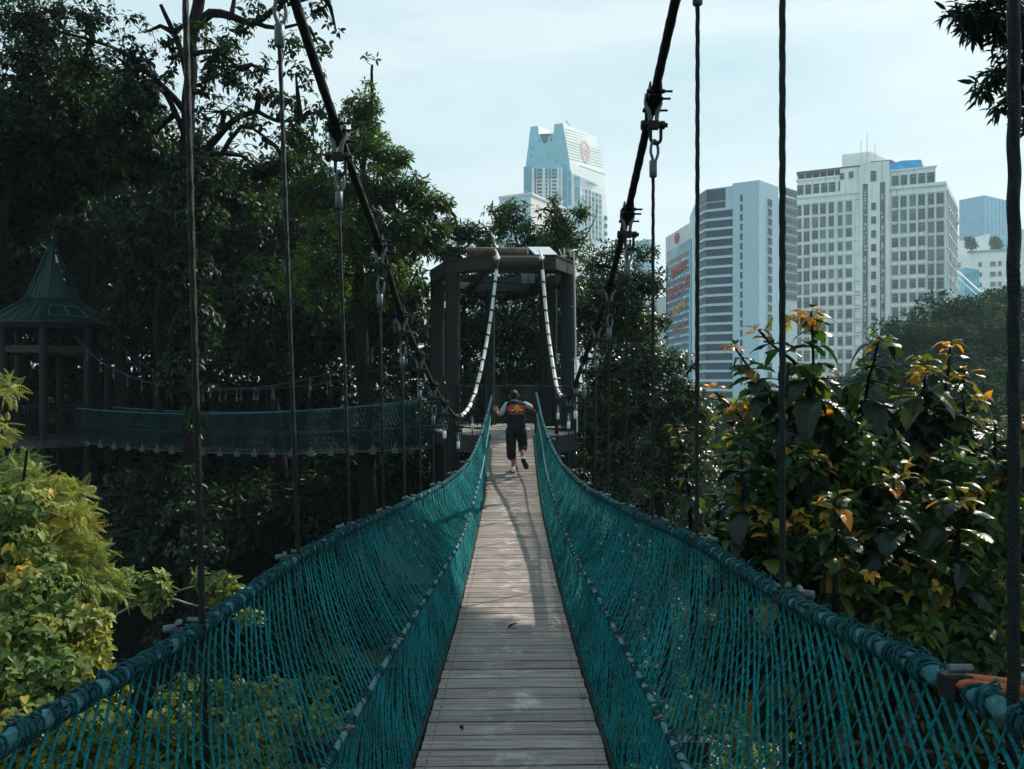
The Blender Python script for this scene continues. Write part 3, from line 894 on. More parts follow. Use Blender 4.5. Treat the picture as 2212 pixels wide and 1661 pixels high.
# joints (zoomed close-up coordinates)
neck = Q(1132, 425, .02); headc = Q(1128, 350, .03)
shL, shR = Q(1022, 492, .01), Q(1298, 488, .01)
elL, elR = Q(925, 645, .03), Q(1388, 530, .10)
wrL, wrR = Q(872, 612, .13), Q(1412, 560, .24)
hipL, hipR = Q(1085, 900), Q(1240, 900)
knL, knR = Q(1092, 1150, -.01), Q(1265, 1130, .07)
anL, anR = Q(1118, 1415, .0), Q(1262, 1290, -.13)
mb = MB()
# head as a shaped stack of rings, facing away
hp = []; hr = []
for z, r in ((-.095, .030), (-.085, .048), (-.06, .062), (-.03, .071), (0, .077), (.03, .079), (.06, .071), (.082, .050), (.094, .022)):
    hp.append(headc+Vector((0, .012 if z < 0 else 0, z))); hr.append(r)
mb.tube(hp, hr, 20, ry=1.18)
for s in (-1, 1):        # ears
    c = headc+Vector((s*.079, -.002, -.012)); mb.tube([c+Vector((0, 0, .026)), c+Vector((s*.012, -.006, .012)), c+Vector((s*.010, -.004, -.012)), c+Vector((0, 0, -.026))], [.007, .011, .010, .006], 8)
limbm(mb, [headc+Vector((0, .092, .012)), headc+Vector((0, .108, -.012)), headc+Vector((0, .092, -.026))], [.008, .013, .01], 8)   # nose
for s in (-1, 1): mb.tube([headc+Vector((s*.03-.012, .082, .008)), headc+Vector((s*.03+.012, .082, .008))], .011, 8)             # eyes
mb.tube([headc+Vector((-.022, .080, -.05)), headc+Vector((0, .088, -.05)), headc+Vector((.022, .080, -.05))], .008, 8)          # lips
limbm(mb, [V3(headc, 0, -.005, -.06), neck, V3(neck, 0, 0, -.06)], [.052, .05, .07])
limbm(mb, [V3(neck, 0, 0, -.07), Q(1150, 600), Q(1160, 800), Q(1162, 900)], [.05, .085, .085, .09], 18)
limbm(mb, [shL, elL, wrL], [.045, .036, .024]); limbm(mb, [shR, elR, wrR], [.045, .036, .024])
limbm(mb, [hipL, knL, V3(anL, 0, 0, .10), anL], [.085, .055, .048, .030]); limbm(mb, [hipR, knR, (knR+anR)/2, anR], [.085, .055, .05, .030])
limbm(mb, [anL, V3(anL, -.02, .10, -.045)], [.030, .026]); limbm(mb, [anR, V3(anR, .02, .03, -.10)], [.030, .026])
def hand(w, d, up, spread, s, curl):
    """palm and five separate fingers; d points to the finger tips, up is the back of the hand"""
    d = d.normalized(); x = d.cross(up).normalized(); up = x.cross(d)
    for j in range(4):
        o = (j-1.5)*.017
        limbm(mb, [w+x*o*.5, w+d*.05+x*o], [.016, .012], 8)
    for j, ln in enumerate((.052, .062, .066, .056)):
        o = (j-1.5)
        b = w+d*.068+x*o*.018
        fd = (d+x*o*spread).normalized()
        k1 = b+fd*ln*.45; k2 = k1+(fd-up*curl).normalized()*ln*.35; k3 = k2+(fd-up*curl*2.2).normalized()*ln*.3
        limbm(mb, [b, k1, k2, k3], [.0085, .008, .0072, .006], 8)
    tb = w+x*s*.022+d*.018
    limbm(mb, [tb, tb+(x*s*.8+d*.6).normalized()*.032, tb+(x*s*.5+d).normalized()*.058], [.011, .009, .007], 8)
hand(wrL, Vector((-.22, .10, .45)), Vector((.3, -1, .1)), .22, 1, .18)
hand(wrR, Vector((.35, .5, -.25)), Vector((0, -.2, 1)), .12, -1, .7)
body = fuse(mb.build('body', M['skin'], person), .005, 3)

mb = MB()
hp = []; hr = []
for z, r in ((-.075, .050), (-.055, .062), (-.025, .074), (.0, .0815), (.03, .084), (.06, .076), (.084, .054), (.099, .024)):
    hp.append(headc+Vector((0, -.016 if z < .03 else -.006, z+.003))); hr.append(r)
mb.tube(hp, hr, 20, ry=1.10)
hair = fuse(mb.build('hair', M['hair'], person), .006, 2)

# vest: rings of an oval trunk
VR = [(872, 1165, .186, .120), (840, 1166, .184, .120), (760, 1166, .180, .116), (680, 1164, .184, .116), (600, 1160, .192, .116), (540, 1158, .198, .112), (490, 1159, .200, .104), (462, 1159, .180, .092), (445, 1155, .130, .074), (428, 1146, .072, .058)]
def vest_at(zy):
    zy = max(428, min(872, zy))
    a = [v[0] for v in VR][::-1]
    return [float(np.interp(zy, a, [v[i] for v in VR][::-1])) for i in (1, 2, 3)]
vs = []; n = 40; K = 34
for k in range(K):
    zy = 872-(872-428)*k/(K-1); cx, rx, ry = vest_at(zy)
    for j in range(n):
        a = 2*math.pi*j/n; ca, sa = math.cos(a), math.sin(a)
        sx = math.copysign(abs(ca)**.8, ca); sy = math.copysign(abs(sa)**.8, sa)
        wr = .004*math.sin(a*7+k*.8)*math.sin(k*.55+a*2)+(.004*math.sin(a*11) if k < 4 else 0)
        c = Q(cx, zy); vs.append((c.x+(rx*.93+wr)*sx, c.y+(ry+wr)*sy+.01, c.z))
mb = MB(); mb.add(vs, [(k*n+j, k*n+(j+1) % n, (k+1)*n+(j+1) % n, (k+1)*n+j) for k in range(K-1) for j in range(n)], 0, True)
vest = mb.build('vest', M['vest'], person)
def back(zx, zy, off=.004):
    cx, rx, ry = vest_at(zy); c = Q(zx, zy); cc = Q(cx, zy)
    q = min(.999, abs(c.x-cc.x)/(rx*.93)); 
    th = q**(1/.8)
    sy = math.sqrt(max(0, 1-th*th))**.8
    return Vector((c.x, cc.y+.01-ry*sy-off, c.z))
def printed(name, inside, x0, x1, y0, y1, mat, off):
    mb = MB(); st = 4.0
    ny = int((y1-y0)/st); nx = int((x1-x0)/st)
    for j in range(ny):
        for i in range(nx):
            x, y = x0+i*st, y0+j*st
            if inside(x+st/2, y+st/2):
                mb.add([back(x, y, off), back(x+st, y, off), back(x+st, y+st, off), back(x, y+st, off)], [(3, 2, 1, 0)])
    return mb.build(name, mat, vest)
def beast(x, y):
    """a pair of mirrored charging shapes"""
    u = abs(x-1168); v = y-550
    b = ((u-70)/62)**2+((v+10)/46)**2 < 1 or ((u-35)/36)**2+((v-2)/30)**2 < 1
    legs = any(((u-c)/9)**2+((v-30)/26)**2 < 1 for c in (60, 84, 112, 124))
    horn = abs(v+48-(u-40)*.2) < 9 and 20 < u < 75
    gap = abs(v+2+(u-70)*.35) < 5 and 55 < u < 110
    return (b or legs or horn) and not gap
printed('back_print', beast, 1030, 1306, 490, 606, M['print_red'], .0045)
printed('back_print', lambda x, y: ((x-1176)/44)**2+((y-545)/56)**2 < 1 and not (abs(x-1176) < 5 and y > 545), 1128, 1222, 486, 602, M['print_yellow'], .0065)
printed('back_print', lambda x, y: (((x-1106)/11)**2+((y-572)/12)**2 < 1) or (((x-1240)/12)**2+((y-566)/13)**2 < 1), 1090, 1256, 550, 588, M['print_white'], .0085)
def letters(x, y):
    i = int((x-1072)/27); u = (x-1072) % 27; v = (y-604)/40
    if not (0 <= i < 8) or not 0 < v < 1 or u > 22: return False
    return (u < 6) or (v < .22 and i % 2 == 0) or (.4 < v < .62) or (u > 16 and i % 3 != 1) or (v > .8 and i % 3 == 1)
printed('back_print', letters, 1068, 1292, 602, 646, M['print_red'], .0045)
mb = MB()
limbm(mb, [shL, (shL+elL)/2, shL.lerp(elL, .85)], [.056, .055, .050], 16)
limbm(mb, [shR, (shR+elR)/2, shR.lerp(elR, .9)], [.055, .054, .050], 16)
mb.tube([V3(neck, 0, 0, -.015), V3(neck, 0, 0, .004)], [.066, .060], 18)
fuse(mb.build('shirt', M['shirt'], person), .007, 3)
mb = MB()
limbm(mb, [Q(1162, 840), Q(1164, 900)], [.140, .142], 20)
limbm(mb, [hipL, V3(knL, -.005, 0, .04), V3(knL, -.006, 0, -.07), Q(1092, 1275)], [.105, .093, .088, .088], 18)
limbm(mb, [hipR, V3(knR, .0, 0, .05), V3(knR, .005, -.01, -.03), Q(1262, 1175, .02)], [.105, .092, .085, .078], 18)
fuse(mb.build('shorts', M['shorts'], person), .007, 3)
def shoe(a, fwd, up, name='shoe'):
    fwd = fwd.normalized(); x = fwd.cross(up).normalized(); up = x.cross(fwd)
    mb = MB()
    secs = [(-.075, .022, .03, .055), (-.06, .034, .035, .075), (-.02, .038, .035, .085), (.03, .040, .03, .07), (.08, .046, .025, .05), (.12, .044, .02, .04), (.15, .028, .018, .03)]
    vs = []; n = 14
    for (d, w, zb, zt) in secs:
        for j in range(n):
            t = 2*math.pi*j/n
            vs.append(a+fwd*d+x*math.cos(t)*w+up*((-.045 if math.sin(t) < 0 else -.045+zt*math.sin(t))))
    mb.add(vs, [(k*n+j, k*n+(j+1) % n, (k+1)*n+(j+1) % n, (k+1)*n+j) for k in range(len(secs)-1) for j in range(n)], 0, True)
    mb.add(vs[:n], [tuple(range(n))[::-1]]); mb.add(vs[-n:], [tuple(range(n))])
    mb.tube([a+fwd*-.03-up*.01, a+fwd*-.03+up*.035], [.036, .033], 12)
    o = mb.build(name, M['shoe'], person)
    mb = MB(); out = []
    for d, w in ((-.078, .018), (-.06, .037), (-.02, .041), (.03, .042), (.08, .049), (.12, .047), (.152, .026)): out.append((d, w))
    top = [a+fwd*d+x*w-up*.044 for d, w in out]+[a+fwd*d-x*w-up*.044 for d, w in out[::-1]]
    bot = [p-up*.02 for p in top]; m = len(top)
    mb.add(top+bot, [tuple(range(m)), tuple(range(2*m-1, m-1, -1))]+[(i, m+i, m+(i+1) % m, (i+1) % m) for i in range(m)])
    mb.build('sole', M['sole'], o)
shoe(Vector((anL.x-.005, anL.y+.02, deckz(PY)+.066)), Vector((-.12, 1, .06)), Vector((0, 0, 1)))
shoe(V3(anR, .02, -.01, -.06), Vector((.42, .34, -.95)), Vector((-.10, 1, .45)))

# ------------------------------------------------------------------ buildings
def wallmat(name, c, var=.12, streak=.35, rough=.8, spec=.3):
    m, nt, b, out = newmat(name); N, L = nt.nodes, nt.links
    tc = N.new('ShaderNodeTexCoord')
    n = N.new('ShaderNodeTexNoise'); n.inputs['Scale'].default_value = .12; n.inputs['Detail'].default_value = 8; n.inputs['Roughness'].default_value = .7
    L.new(tc.outputs['Object'], n.inputs['Vector'])
    mp = N.new('ShaderNodeMapping'); mp.inputs['Scale'].default_value = (1.2, 1.2, .06); L.new(tc.outputs['Object'], mp.inputs[0])
    n2 = N.new('ShaderNodeTexNoise'); n2.inputs['Scale'].default_value = 1; n2.inputs['Detail'].default_value = 6; L.new(mp.outputs[0], n2.inputs['Vector'])
    r = N.new('ShaderNodeValToRGB'); r.color_ramp.elements[0].position = .3; r.color_ramp.elements[1].position = .7
    r.color_ramp.elements[0].color = [v*(1-var) for v in c]+[1]; r.color_ramp.elements[1].color = [min(1, v*(1+var*.5)) for v in c]+[1]
    L.new(n.outputs['Fac'], r.inputs[0])
    r2 = N.new('ShaderNodeValToRGB'); r2.color_ramp.elements[0].position = .56; r2.color_ramp.elements[1].position = .75
    r2.color_ramp.elements[0].color = (1, 1, 1, 1); r2.color_ramp.elements[1].color = (1-streak, 1-streak, 1-streak*.95, 1)
    L.new(n2.outputs['Fac'], r2.inputs[0])
    mu = N.new('ShaderNodeMix'); mu.data_type = 'RGBA'; mu.blend_type = 'MULTIPLY'; mu.inputs[0].default_value = 1
    L.new(r.outputs[0], mu.inputs[6]); L.new(r2.outputs[0], mu.inputs[7]); L.new(mu.outputs[2], b.inputs['Base Color'])
    b.inputs['Roughness'].default_value = rough; b.inputs['Specular IOR Level'].default_value = spec
    return m
def glassmat(name, c, rough=.12, var=.5, scale=.25):
    m = plain(name, c, rough, 0, var, scale, 0, 10, .35); return m
M['wallgrid'] = wallmat('stained_white_wall', (.76, .83, .81), .14, .42)
M['wallblue'] = wallmat('pale_blue_wall', (.54, .74, .82), .06, .08)
M['wallwhite'] = wallmat('white_wall', (.88, .90, .88), .05, .08)
M['wallcream'] = wallmat('cream_wall', (.80, .74, .68), .06, .08)
M['winglass'] = glassmat('window_glass', (.045, .085, .10), .25)
M['winglass2'] = glassmat('curtained_glass', (.12, .18, .19), .4)
M['stripglass'] = glassmat('strip_glass', (.018, .055, .09), .25)
M['tealglass'] = glassmat('teal_glass', (.10, .34, .46), .2)
M['blueglass'] = glassmat('blue_glass', (.05, .34, .58), .25, .2, .03)
M['tealpanel'] = wallmat('teal_cladding', (.22, .56, .66), .12, .1)
M['frame'] = plain('window_frame', (.35, .38, .38), .6)
M['shaft_dark'] = plain('shaft_dark', (.10, .115, .11), .9, 0, .5, .6)  # uneven dark grey for the service shafts
M['roofdark'] = plain('roof_grey', (.10, .11, .115), .8, 0, .2, 1)
M['tarp'] = plain('blue_tarp', (.01, .33, .62), .5, 0, .35, .8)
M['signred'] = plain('sign_red', (.55, .07, .08), .6, 0, .2, 2)
M['signpale'] = plain('sign_pale_red', (.80, .46, .44), .6, 0, .1, 2)  # lighter red than the other signs, for the skyscraper emblem
M['signorange'] = plain('sign_orange', (.75, .40, .06), .6, 0, .2, 2)
M['acunit'] = plain('ac_unit', (.5, .52, .5), .6)

class Facade:
    """vertical plane between two photo columns at two distances; converts photo points to wall positions"""
    def __init__(s, x0, Z0, x1, Z1):
        s.a = Vector(((x0-CX)/F*Z0, Z0, 0)); s.b = Vector(((x1-CX)/F*Z1, Z1, 0))
        s.L = (s.b-s.a).length; s.e = (s.b-s.a)/s.L
        s.n = Vector((s.e.y, -s.e.x, 0))
        if s.n.dot(-s.a) < 0: s.n = -s.n
        s.rot = Matrix((s.e, s.n, Vector((0, 0, 1)))).transposed()
        if s.rot.determinant() < 0: s.rot = Matrix((s.e, s.n, Vector((0, 0, 1)))).transposed()
    def u(s, x):
        k = (x-CX)/F
        return (k*s.a.y-s.a.x)/(s.e.x-k*s.e.y)
    def z(s, x, y):
        return H+(CY-y)/F*(s.a.y+s.e.y*s.u(x))
    def pt(s, u, z, off=0): return s.a+s.e*u+s.n*off+Vector((0, 0, z))
    def box(s, mb, u0, u1, z0, z1, o0, o1, mi=0):
        vs = [s.pt(u, z, o) for u in (u0, u1) for o in (o0, o1) for z in (z0, z1)]
        mb.add(vs, [(0, 1, 3, 2), (4, 6, 7, 5), (0, 4, 5, 1), (2, 3, 7, 6), (0, 2, 6, 4), (1, 5, 7, 3)], mi)
    def window(s, par, u0, u1, z0, z1, glass, frame, deep=.12, bars=1, rail=True, name='window'):
        mb = MB(); s.box(mb, u0, u1, z0, z1, .004, .03, 1)
        t = max(.06, (u1-u0)*.05)
        if deep:
            s.box(mb, u0-t, u0, z0-t, z1+t, .004, deep); s.box(mb, u1, u1+t, z0-t, z1+t, .004, deep)
            s.box(mb, u0, u1, z1, z1+t, .004, deep); s.box(mb, u0, u1, z0-t, z0, .004, deep+.06)
            for i in range(1, bars+1):
                c = u0+(u1-u0)*i/(bars+1); s.box(mb, c-t*.3, c+t*.3, z0, z1, .03, .07)
            if rail: s.box(mb, u0, u1, z0+(z1-z0)*.72, z0+(z1-z0)*.72+t*.6, .032, .066)
        return mb.build(name, [frame, glass], par)

BASE = -18.0
def body(name, corners, z1, mat, par, z0=BASE):
    mb = MB(); mb.prism([(c.x, c.y) for c in corners], z0, z1); return mb.build(name, mat, par)
rb_ = random.Random(4)

# white office block with the window grid
bg = tag(empty('office_block', (110, 205, BASE)), 'large stained white office block with a window grid and a blue tarpaulin on its roof', 'building')
fa = Facade(1690, 216.8, 2045, 200); fs = Facade(2045, 200, 2068.5, 224)
A, B = fa.a, fa.b; C = fs.b; D_ = A+(C-B)
ZT = H+52.6
body('wall', [A, B, C, D_], ZT, M['wallgrid'], bg)
# top storey, set back at both ends
u0, u1 = fa.u(1722), fa.u(2021)
def shell(f, ua, ub, depth, off): return [f.pt(ua, 0, off), f.pt(ub, 0, off), f.pt(ub, 0, -depth), f.pt(ua, 0, -depth)]
body('top_storey', shell(fa, u0, u1, 24, .02), H+56.8, M['wallgrid'], bg, ZT+.003)
cu0, cu1 = fa.u(1858), fa.u(1921)
body('stair_core', shell(fa, cu0, cu1, 9, .9), H+59.6, M['wallgrid'], bg)
body('stair_core', shell(fa, fa.u(1815), cu0-.01, 7, .35), H+58.9, M['wallgrid'], bg, H+52)
body('roof_slab', [fa.pt(fa.u(1721), 0, .3), fa.pt(fa.u(1858), 0, .3), fa.pt(fa.u(1960), 0, -14), fa.pt(fa.u(1721), 0, -16)], H+59.4, M['roofdark'], bg, H+58.6)
mb = MB()
for i in range(9): u = u0+(cu0-u0)*i/8.5; fa.box(mb, u+.1, u+.3, H+56.8, H+58.6, -.4, -.2)
mb.build('roof_post', M['wallgrid'], bg)
body('roof_house', [P(1819, 0, 222), P(1880, 0, 219), P(1912, 0, 226), P(1850, 0, 230)], H+66.3, M['wallwhite'], bg, H+52)
body('roof_house', [P(1880, 0, 214), P(1924, 0, 212), P(1950, 0, 218), P(1900, 0, 221)], H+62.0, M['roofdark'], bg, H+52)
mb = MB()
tp = [fa.pt(fa.u(1919), H+56.9, -2), fa.pt(fa.u(1996), H+56.9, -2), fa.pt(fa.u(1999), H+56.9, -8), fa.pt(fa.u(1919), H+56.9, -8)]
tq = [fa.pt(fa.u(1921), H+59.6, -3), fa.pt(fa.u(1950), H+60.4, -3.6), fa.pt(fa.u(1992), H+60.0, -3.2), fa.pt(fa.u(1994), H+60.2, -7), fa.pt(fa.u(1922), H+60, -7)]
mb.add(tp+tq, [(0, 1, 6, 5, 4), (1, 2, 7, 6), (2, 3, 8, 7), (3, 0, 4, 8), (4, 5, 6, 7, 8), (3, 2, 1, 0)])
mb.build('roof_tarpaulin', M['tarp'], bg)
mb = MB()
for x, h in ((1860, 68), (1873, 70), (1890, 67.5), (1994, 62)): p = P(x, 0, 215); mb.cyl((p.x, p.y, H+58), (p.x, p.y, H+h), .07, 5)
mb.build('roof_aerial', M['frame'], bg)
# vertical shafts packed with pipes and condensers
for x0, x1 in ((1863.5, 1874.5), (1900.8, 1912)):
    mb = MB(); fa.box(mb, fa.u(x0), fa.u(x1), BASE, H+54, .0, .95); sh = mb.build('service_shaft', M['shaft_dark'], bg)
    mb = MB(); rr = random.Random(int(x0))
    for k in range(70):
        z = rr.uniform(H-14, H+52); u = rr.uniform(fa.u(x0)+.15, fa.u(x1)-.8)
        fa.box(mb, u, u+rr.uniform(.3, .75), z, z+rr.uniform(.3, .9), .95, .95+rr.uniform(.1, .4), rr.choice((0, 0, 1)))
    for k in range(3): u = fa.u(x0)+.25+k*.4; fa.box(mb, u, u+.09, BASE, H+53, .96, 1.06, 1)
    mb.build('air_unit', [M['acunit'], M['frame']], sh)
colsL = [(1699.7, 1714.5), (1718.2, 1731.7), (1736.2, 1749), (1754.4, 1767.5), (1771.7, 1784), (1790.2, 1801.5), (1809.9, 1819.8), (1827.4, 1840.3)]
colsR = [(1926.6, 1940.2), (1945, 1958.2), (1964.8, 1978.4), (1983.3, 1998.1), (2004.3, 2017.9), (2022.8, 2038.8)]
wins = []
TOP = H+49.9
for r in range(15):
    zt = TOP-3.69*r
    if zt-2.6 < H-4: break
    for ci, c in enumerate(colsL+colsR):
        u0, u1 = fa.u(c[0]), fa.u(c[1])
        tall = ci in (0, 1, 2, 12, 13) or r < 2
        hgt = 2.75 if tall else 2.2
        g = M['winglass'] if rb_.random() < .5 else M['winglass2']
        wins.append((u0+.08, u1-.08, zt-hgt, zt, g, r))
    if r >= 6: wins.append((fa.u(1846.5), fa.u(1858.5), zt-2.5, zt, M['wallwhite'], r))
    wins.append((fa.u(1882.2), fa.u(1891.8), zt-1.9-1.2, zt-1.2, M['winglass'], -1))
for c in ((1722.5, 1735), (1740, 1752), (1757.5, 1769), (1774, 1787), (1791, 1804), (1811.5, 1823), (1829, 1843)) + ((1927, 1941), (1946, 1959), (1966, 1979), (1984, 1998), (2003, 2018)):
    wins.append((fa.u(c[0]), fa.u(c[1]), H+52.3+.6, H+52.3+3.2, M['winglass'], -2))
wins.append((fa.u(1815), fa.u(1823), H+56, H+57.6, M['winglass'], -2)); wins.append((fa.u(1834), fa.u(1843), H+56.2, H+57.8, M['winglass'], -2)); wins.append((fa.u(1881), fa.u(1892), H+54.6, H+57.2, M['winglass'], -1))
def emit(wlist, f, par, frame, base_off):
    """the first 100 windows as parts of their own, the rest as one"""
    for w in wlist[:100]:
        off = base_off(w); g2 = Facade.__new__(Facade); g2.__dict__ = dict(f.__dict__); g2.a = f.a+f.n*off
        g2.window(par, w[0], w[1], w[2], w[3], w[4], frame, .16, 1)
    if len(wlist) > 100:
        mats = [frame, M['winglass'], M['winglass2'], M['wallwhite']]; mb = MB()
        for w in wlist[100:]:
            off = base_off(w); mi = mats.index(w[4]) if w[4] in mats else 1
            f.box(mb, w[0], w[1], w[2], w[3], off+.004, off+.03, mi)
            t = .1
            f.box(mb, w[0]-t, w[0], w[2], w[3], off+.004, off+.16); f.box(mb, w[1], w[1]+t, w[2], w[3], off+.004, off+.16)
            f.box(mb, w[0]-t, w[1]+t, w[3], w[3]+t, off+.004, off+.16); f.box(mb, w[0]-t, w[1]+t, w[2]-t, w[2], off+.004, off+.22)
            f.box(mb, w[0], w[1], w[3]-.65, w[3]-.55, off+.032, off+.07)
        o = mb.build('windows', mats, par); o['kind'] = 'stuff'
emit(wins, fa, bg, M['frame'], lambda w: {-1: .9, -2: .02}.get(w[5], 0) if w[3] < H+55.9 or w[5] == -1 else .36)
# piers and ledges standing proud of the wall
mb = MB()
edges = [1716.3, 1734, 1751.7, 1769.5, 1787, 1805.8, 1823.5, 1844]+[1922, 1942.6, 1961.5, 1980.8, 2001, 2020.3, 2042]
for x in edges: fa.box(mb, fa.u(x)-.16, fa.u(x)+.16, BASE, H+50.4, .0, .38)
mb.build('pier', M['wallgrid'], bg)
mb = MB()
for x0, x1 in ((1691, 1862.8), (1913, 2044.5)):
    for r in range(17): fa.box(mb, fa.u(x0), fa.u(x1), TOP+.35-3.69*r, TOP+.62-3.69*r, 0, .30)
    fa.box(mb, fa.u(x0), fa.u(x1), H+51.9, H+52.75, 0, .55)
mb.build('ledge', M['wallgrid'], bg)
mb = MB(); fa.box(mb, fa.u(1722)-.3, fa.u(1815), H+56.75, H+57.3, -.2, .35); mb.build('parapet', M['wallgrid'], bg)
mb = MB(); fa.box(mb, fa.u(1921), fa.u(2021)+.3, H+56.75, H+57.2, -.2, .35); mb.build('parapet', M['wallgrid'], bg)
ws = []
for r in range(14):
    for k in range(5):
        u = .9+k*5.2*.9+.8; ws.append((u, u+3.4, TOP-2.7-3.69*r, TOP-3.69*r, M['winglass'], 0))
for w in ws[:30]: fs.window(bg, w[0], w[1], w[2], w[3], w[4], M['frame'], .2, 1)
mb = MB()
for w in ws[30:]: fs.box(mb, w[0], w[1], w[2], w[3], .004, .03)
o = mb.build('windows', M['winglass'], bg); o['kind'] = 'stuff'
mb = MB()
for k in range(6): u = .6+k*4.68; fs.box(mb, u, u+.4, BASE, H+51, 0, .45)
for r in range(15): fs.box(mb, 0, fs.L, TOP+.4-3.69*r, TOP+.75-3.69*r, 0, .35)
for k in range(18): u = rb_.uniform(2, 24); z = TOP-rb_.uniform(0, 45); fs.box(mb, u, u+.9, z, z+.7, .4, 1.0)
mb.build('pier', M['wallgrid'], bg)

# pale blue block with strip windows
bb = tag(empty('strip_window_block', (50, 155, BASE)), 'smooth pale blue block with dark strip windows beside one bare wall', 'building')
f0 = Facade(1511, 159.7, 1526, 155.8); f1 = Facade(1526, 155.8, 1583.6, 153.2); f2 = Facade(1583.6, 152.6, 1640, 150); f3 = Facade(1640, 150, 1681.5, 155.5); f4 = Facade(1681.5, 161, 1722, 166)
ZB = H+39.9
body('wall', [f0.a, f1.a, f1.b, f1.b+Vector((3, 22, 0)), f0.a+Vector((3, 22, 0))], ZB-.35, M['wallblue'], bb)
body('wall', [f2.a, f2.b, f3.b, f3.b+Vector((-2, 16, 0)), f2.a+Vector((2, 18, 0))], ZB, M['wallblue'], bb)
body('rear_wing', [f4.a, f4.b, f4.b+Vector((2, 18, 0)), f4.a+Vector((2, 18, 0))], ZB-.9, M['wallgrid'], bb)
ws = []
ST = 20.65/F*153.2
zA = f1.z(1545, 410); 
fl = [(f1.u(1527), f1.u(1565.4), f1.z(1545, 432.5), f1.z(1545, 410.5)), (f1.u(1527), f1.u(1565.4), f1.z(1545, 450), f1.z(1545, 439))]
for k in range(20):
    z1 = f1.z(1545, 458.5)-ST*k; fl.append((f1.u(1526.6), f1.u(1583), z1-ST*.60, z1))
for (a, b, z0, z1) in fl:
    f1.window(bb, a, b, z0, z1, M['stripglass'], M['winglass'], .05, 5, False)
    f0.window(bb, .1, f0.L-.1, z0, z1, M['stripglass'], M['winglass2'], .05, 3, False)
mb = MB()
for k in range(21):
    z1 = f1.z(1545, 458.5)-ST*k+ST*.37
    f1.box(mb, 0, f1.L, z1-ST*.30, z1-.06, .0, .32); f0.box(mb, 0, f0.L, z1-ST*.30, z1-.06, .0, .32)
mb.build('spandrel', M['wallblue'], bb)
for k in range(20):
    z1 = f2.z(1601, 421)-ST*k; f2.window(bb, f2.u(1599.3), f2.u(1603.6), z1-1.25, z1, M['stripglass'], M['frame'], .03, 0, False)
    z1 = f3.z(1662, 431)-ST*k; f3.window(bb, f3.u(1658.5), f3.u(1667), z1-1.25, z1, M['stripglass'], M['frame'], .06, 1, False)
    if k < 12:
        z1 = f4.z(1700, 408)-ST*k*1.05; f4.window(bb, f4.u(1697), f4.u(1720), z1-1.3, z1, M['winglass'], M['frame'], .06, 4, True)
mb = MB(); mb.box((f2.a.x+3.2, 158, ZB+.35), (4, 3, .7)); mb.build('roof_house', M['wallwhite'], bb)

# slim block with red and orange lettering
bs = tag(empty('lettered_block', (35, 180, BASE)), 'slim slant-topped block with a red oval emblem above red and orange lettering on glass', 'building')
fb = Facade(1438, 193, 1511, 168)
mb = MB(); c0, c1 = fb.a, fb.b; c2 = c1+Vector((6, 14, 0)); c3 = c0+Vector((4, 12, 0))
za, zc = fb.z(1438.5, 512.6), fb.z(1505, 472)
vs = [(p.x, p.y, BASE) for p in (c0, c1, c2, c3)]+[(c0.x, c0.y, za), (c1.x, c1.y, zc), (c2.x, c2.y, zc), (c3.x, c3.y, za)]
mb.add(vs, [(0, 1, 5, 4), (1, 2, 6, 5), (2, 3, 7, 6), (3, 0, 4, 7), (4, 5, 6, 7), (3, 2, 1, 0)]); mb.build('wall', M['wallgrid'], bs)
mb = MB()
gu0, gu1 = fb.u(1441), fb.u(1494.5); gz0, gz1 = fb.z(1441, 545.5), fb.z(1494.5, 514)
vs = [fb.pt(gu0, BASE, .05), fb.pt(gu1, BASE, .05), fb.pt(gu1, gz1, .05), fb.pt(gu0, gz0, .05)]
mb.add(vs, [(0, 1, 2, 3)]); vs2 = [v-fb.n*.04 for v in vs]; mb.add(vs+vs2, [(0, 4, 5, 1), (1, 5, 6, 2), (2, 6, 7, 3), (3, 7, 4, 0)])
mb.build('glass_front', M['tealglass'], bs)
mb = MB(); 
for k in range(22):
    y = 553+15.8*k; z = fb.z(1460, y); 
    mb2 = MB(); fb.box(mb2, gu0+.15, gu1-1.2, z-1.35, z-.35, .06, .12); mb2.build('strip_window', M['stripglass'], bs)
    u = gu0+.3
    while u < gu1-1.6:
        w = rb_.uniform(.15, .9)
        if rb_.random() < .6: fb.box(mb, u, min(u+w, gu1-1.3), z-.3+rb_.uniform(-.05, .05), z-.02, .10, .16)
        u += w+rb_.uniform(.03, .3)
mb.build('white_dash', M['wallwhite'], bs)  # irregular white dashes along each floor line
mb = MB(); fb.box(mb, gu0+.1, gu0+.3, BASE, fb.z(1442, 575), .06, .3); fb.box(mb, fb.u(1490), fb.u(1494), BASE, gz1-.4, .06, .2, 1); mb.build('mullion', [M['stripglass'], M['tealpanel']], bs)
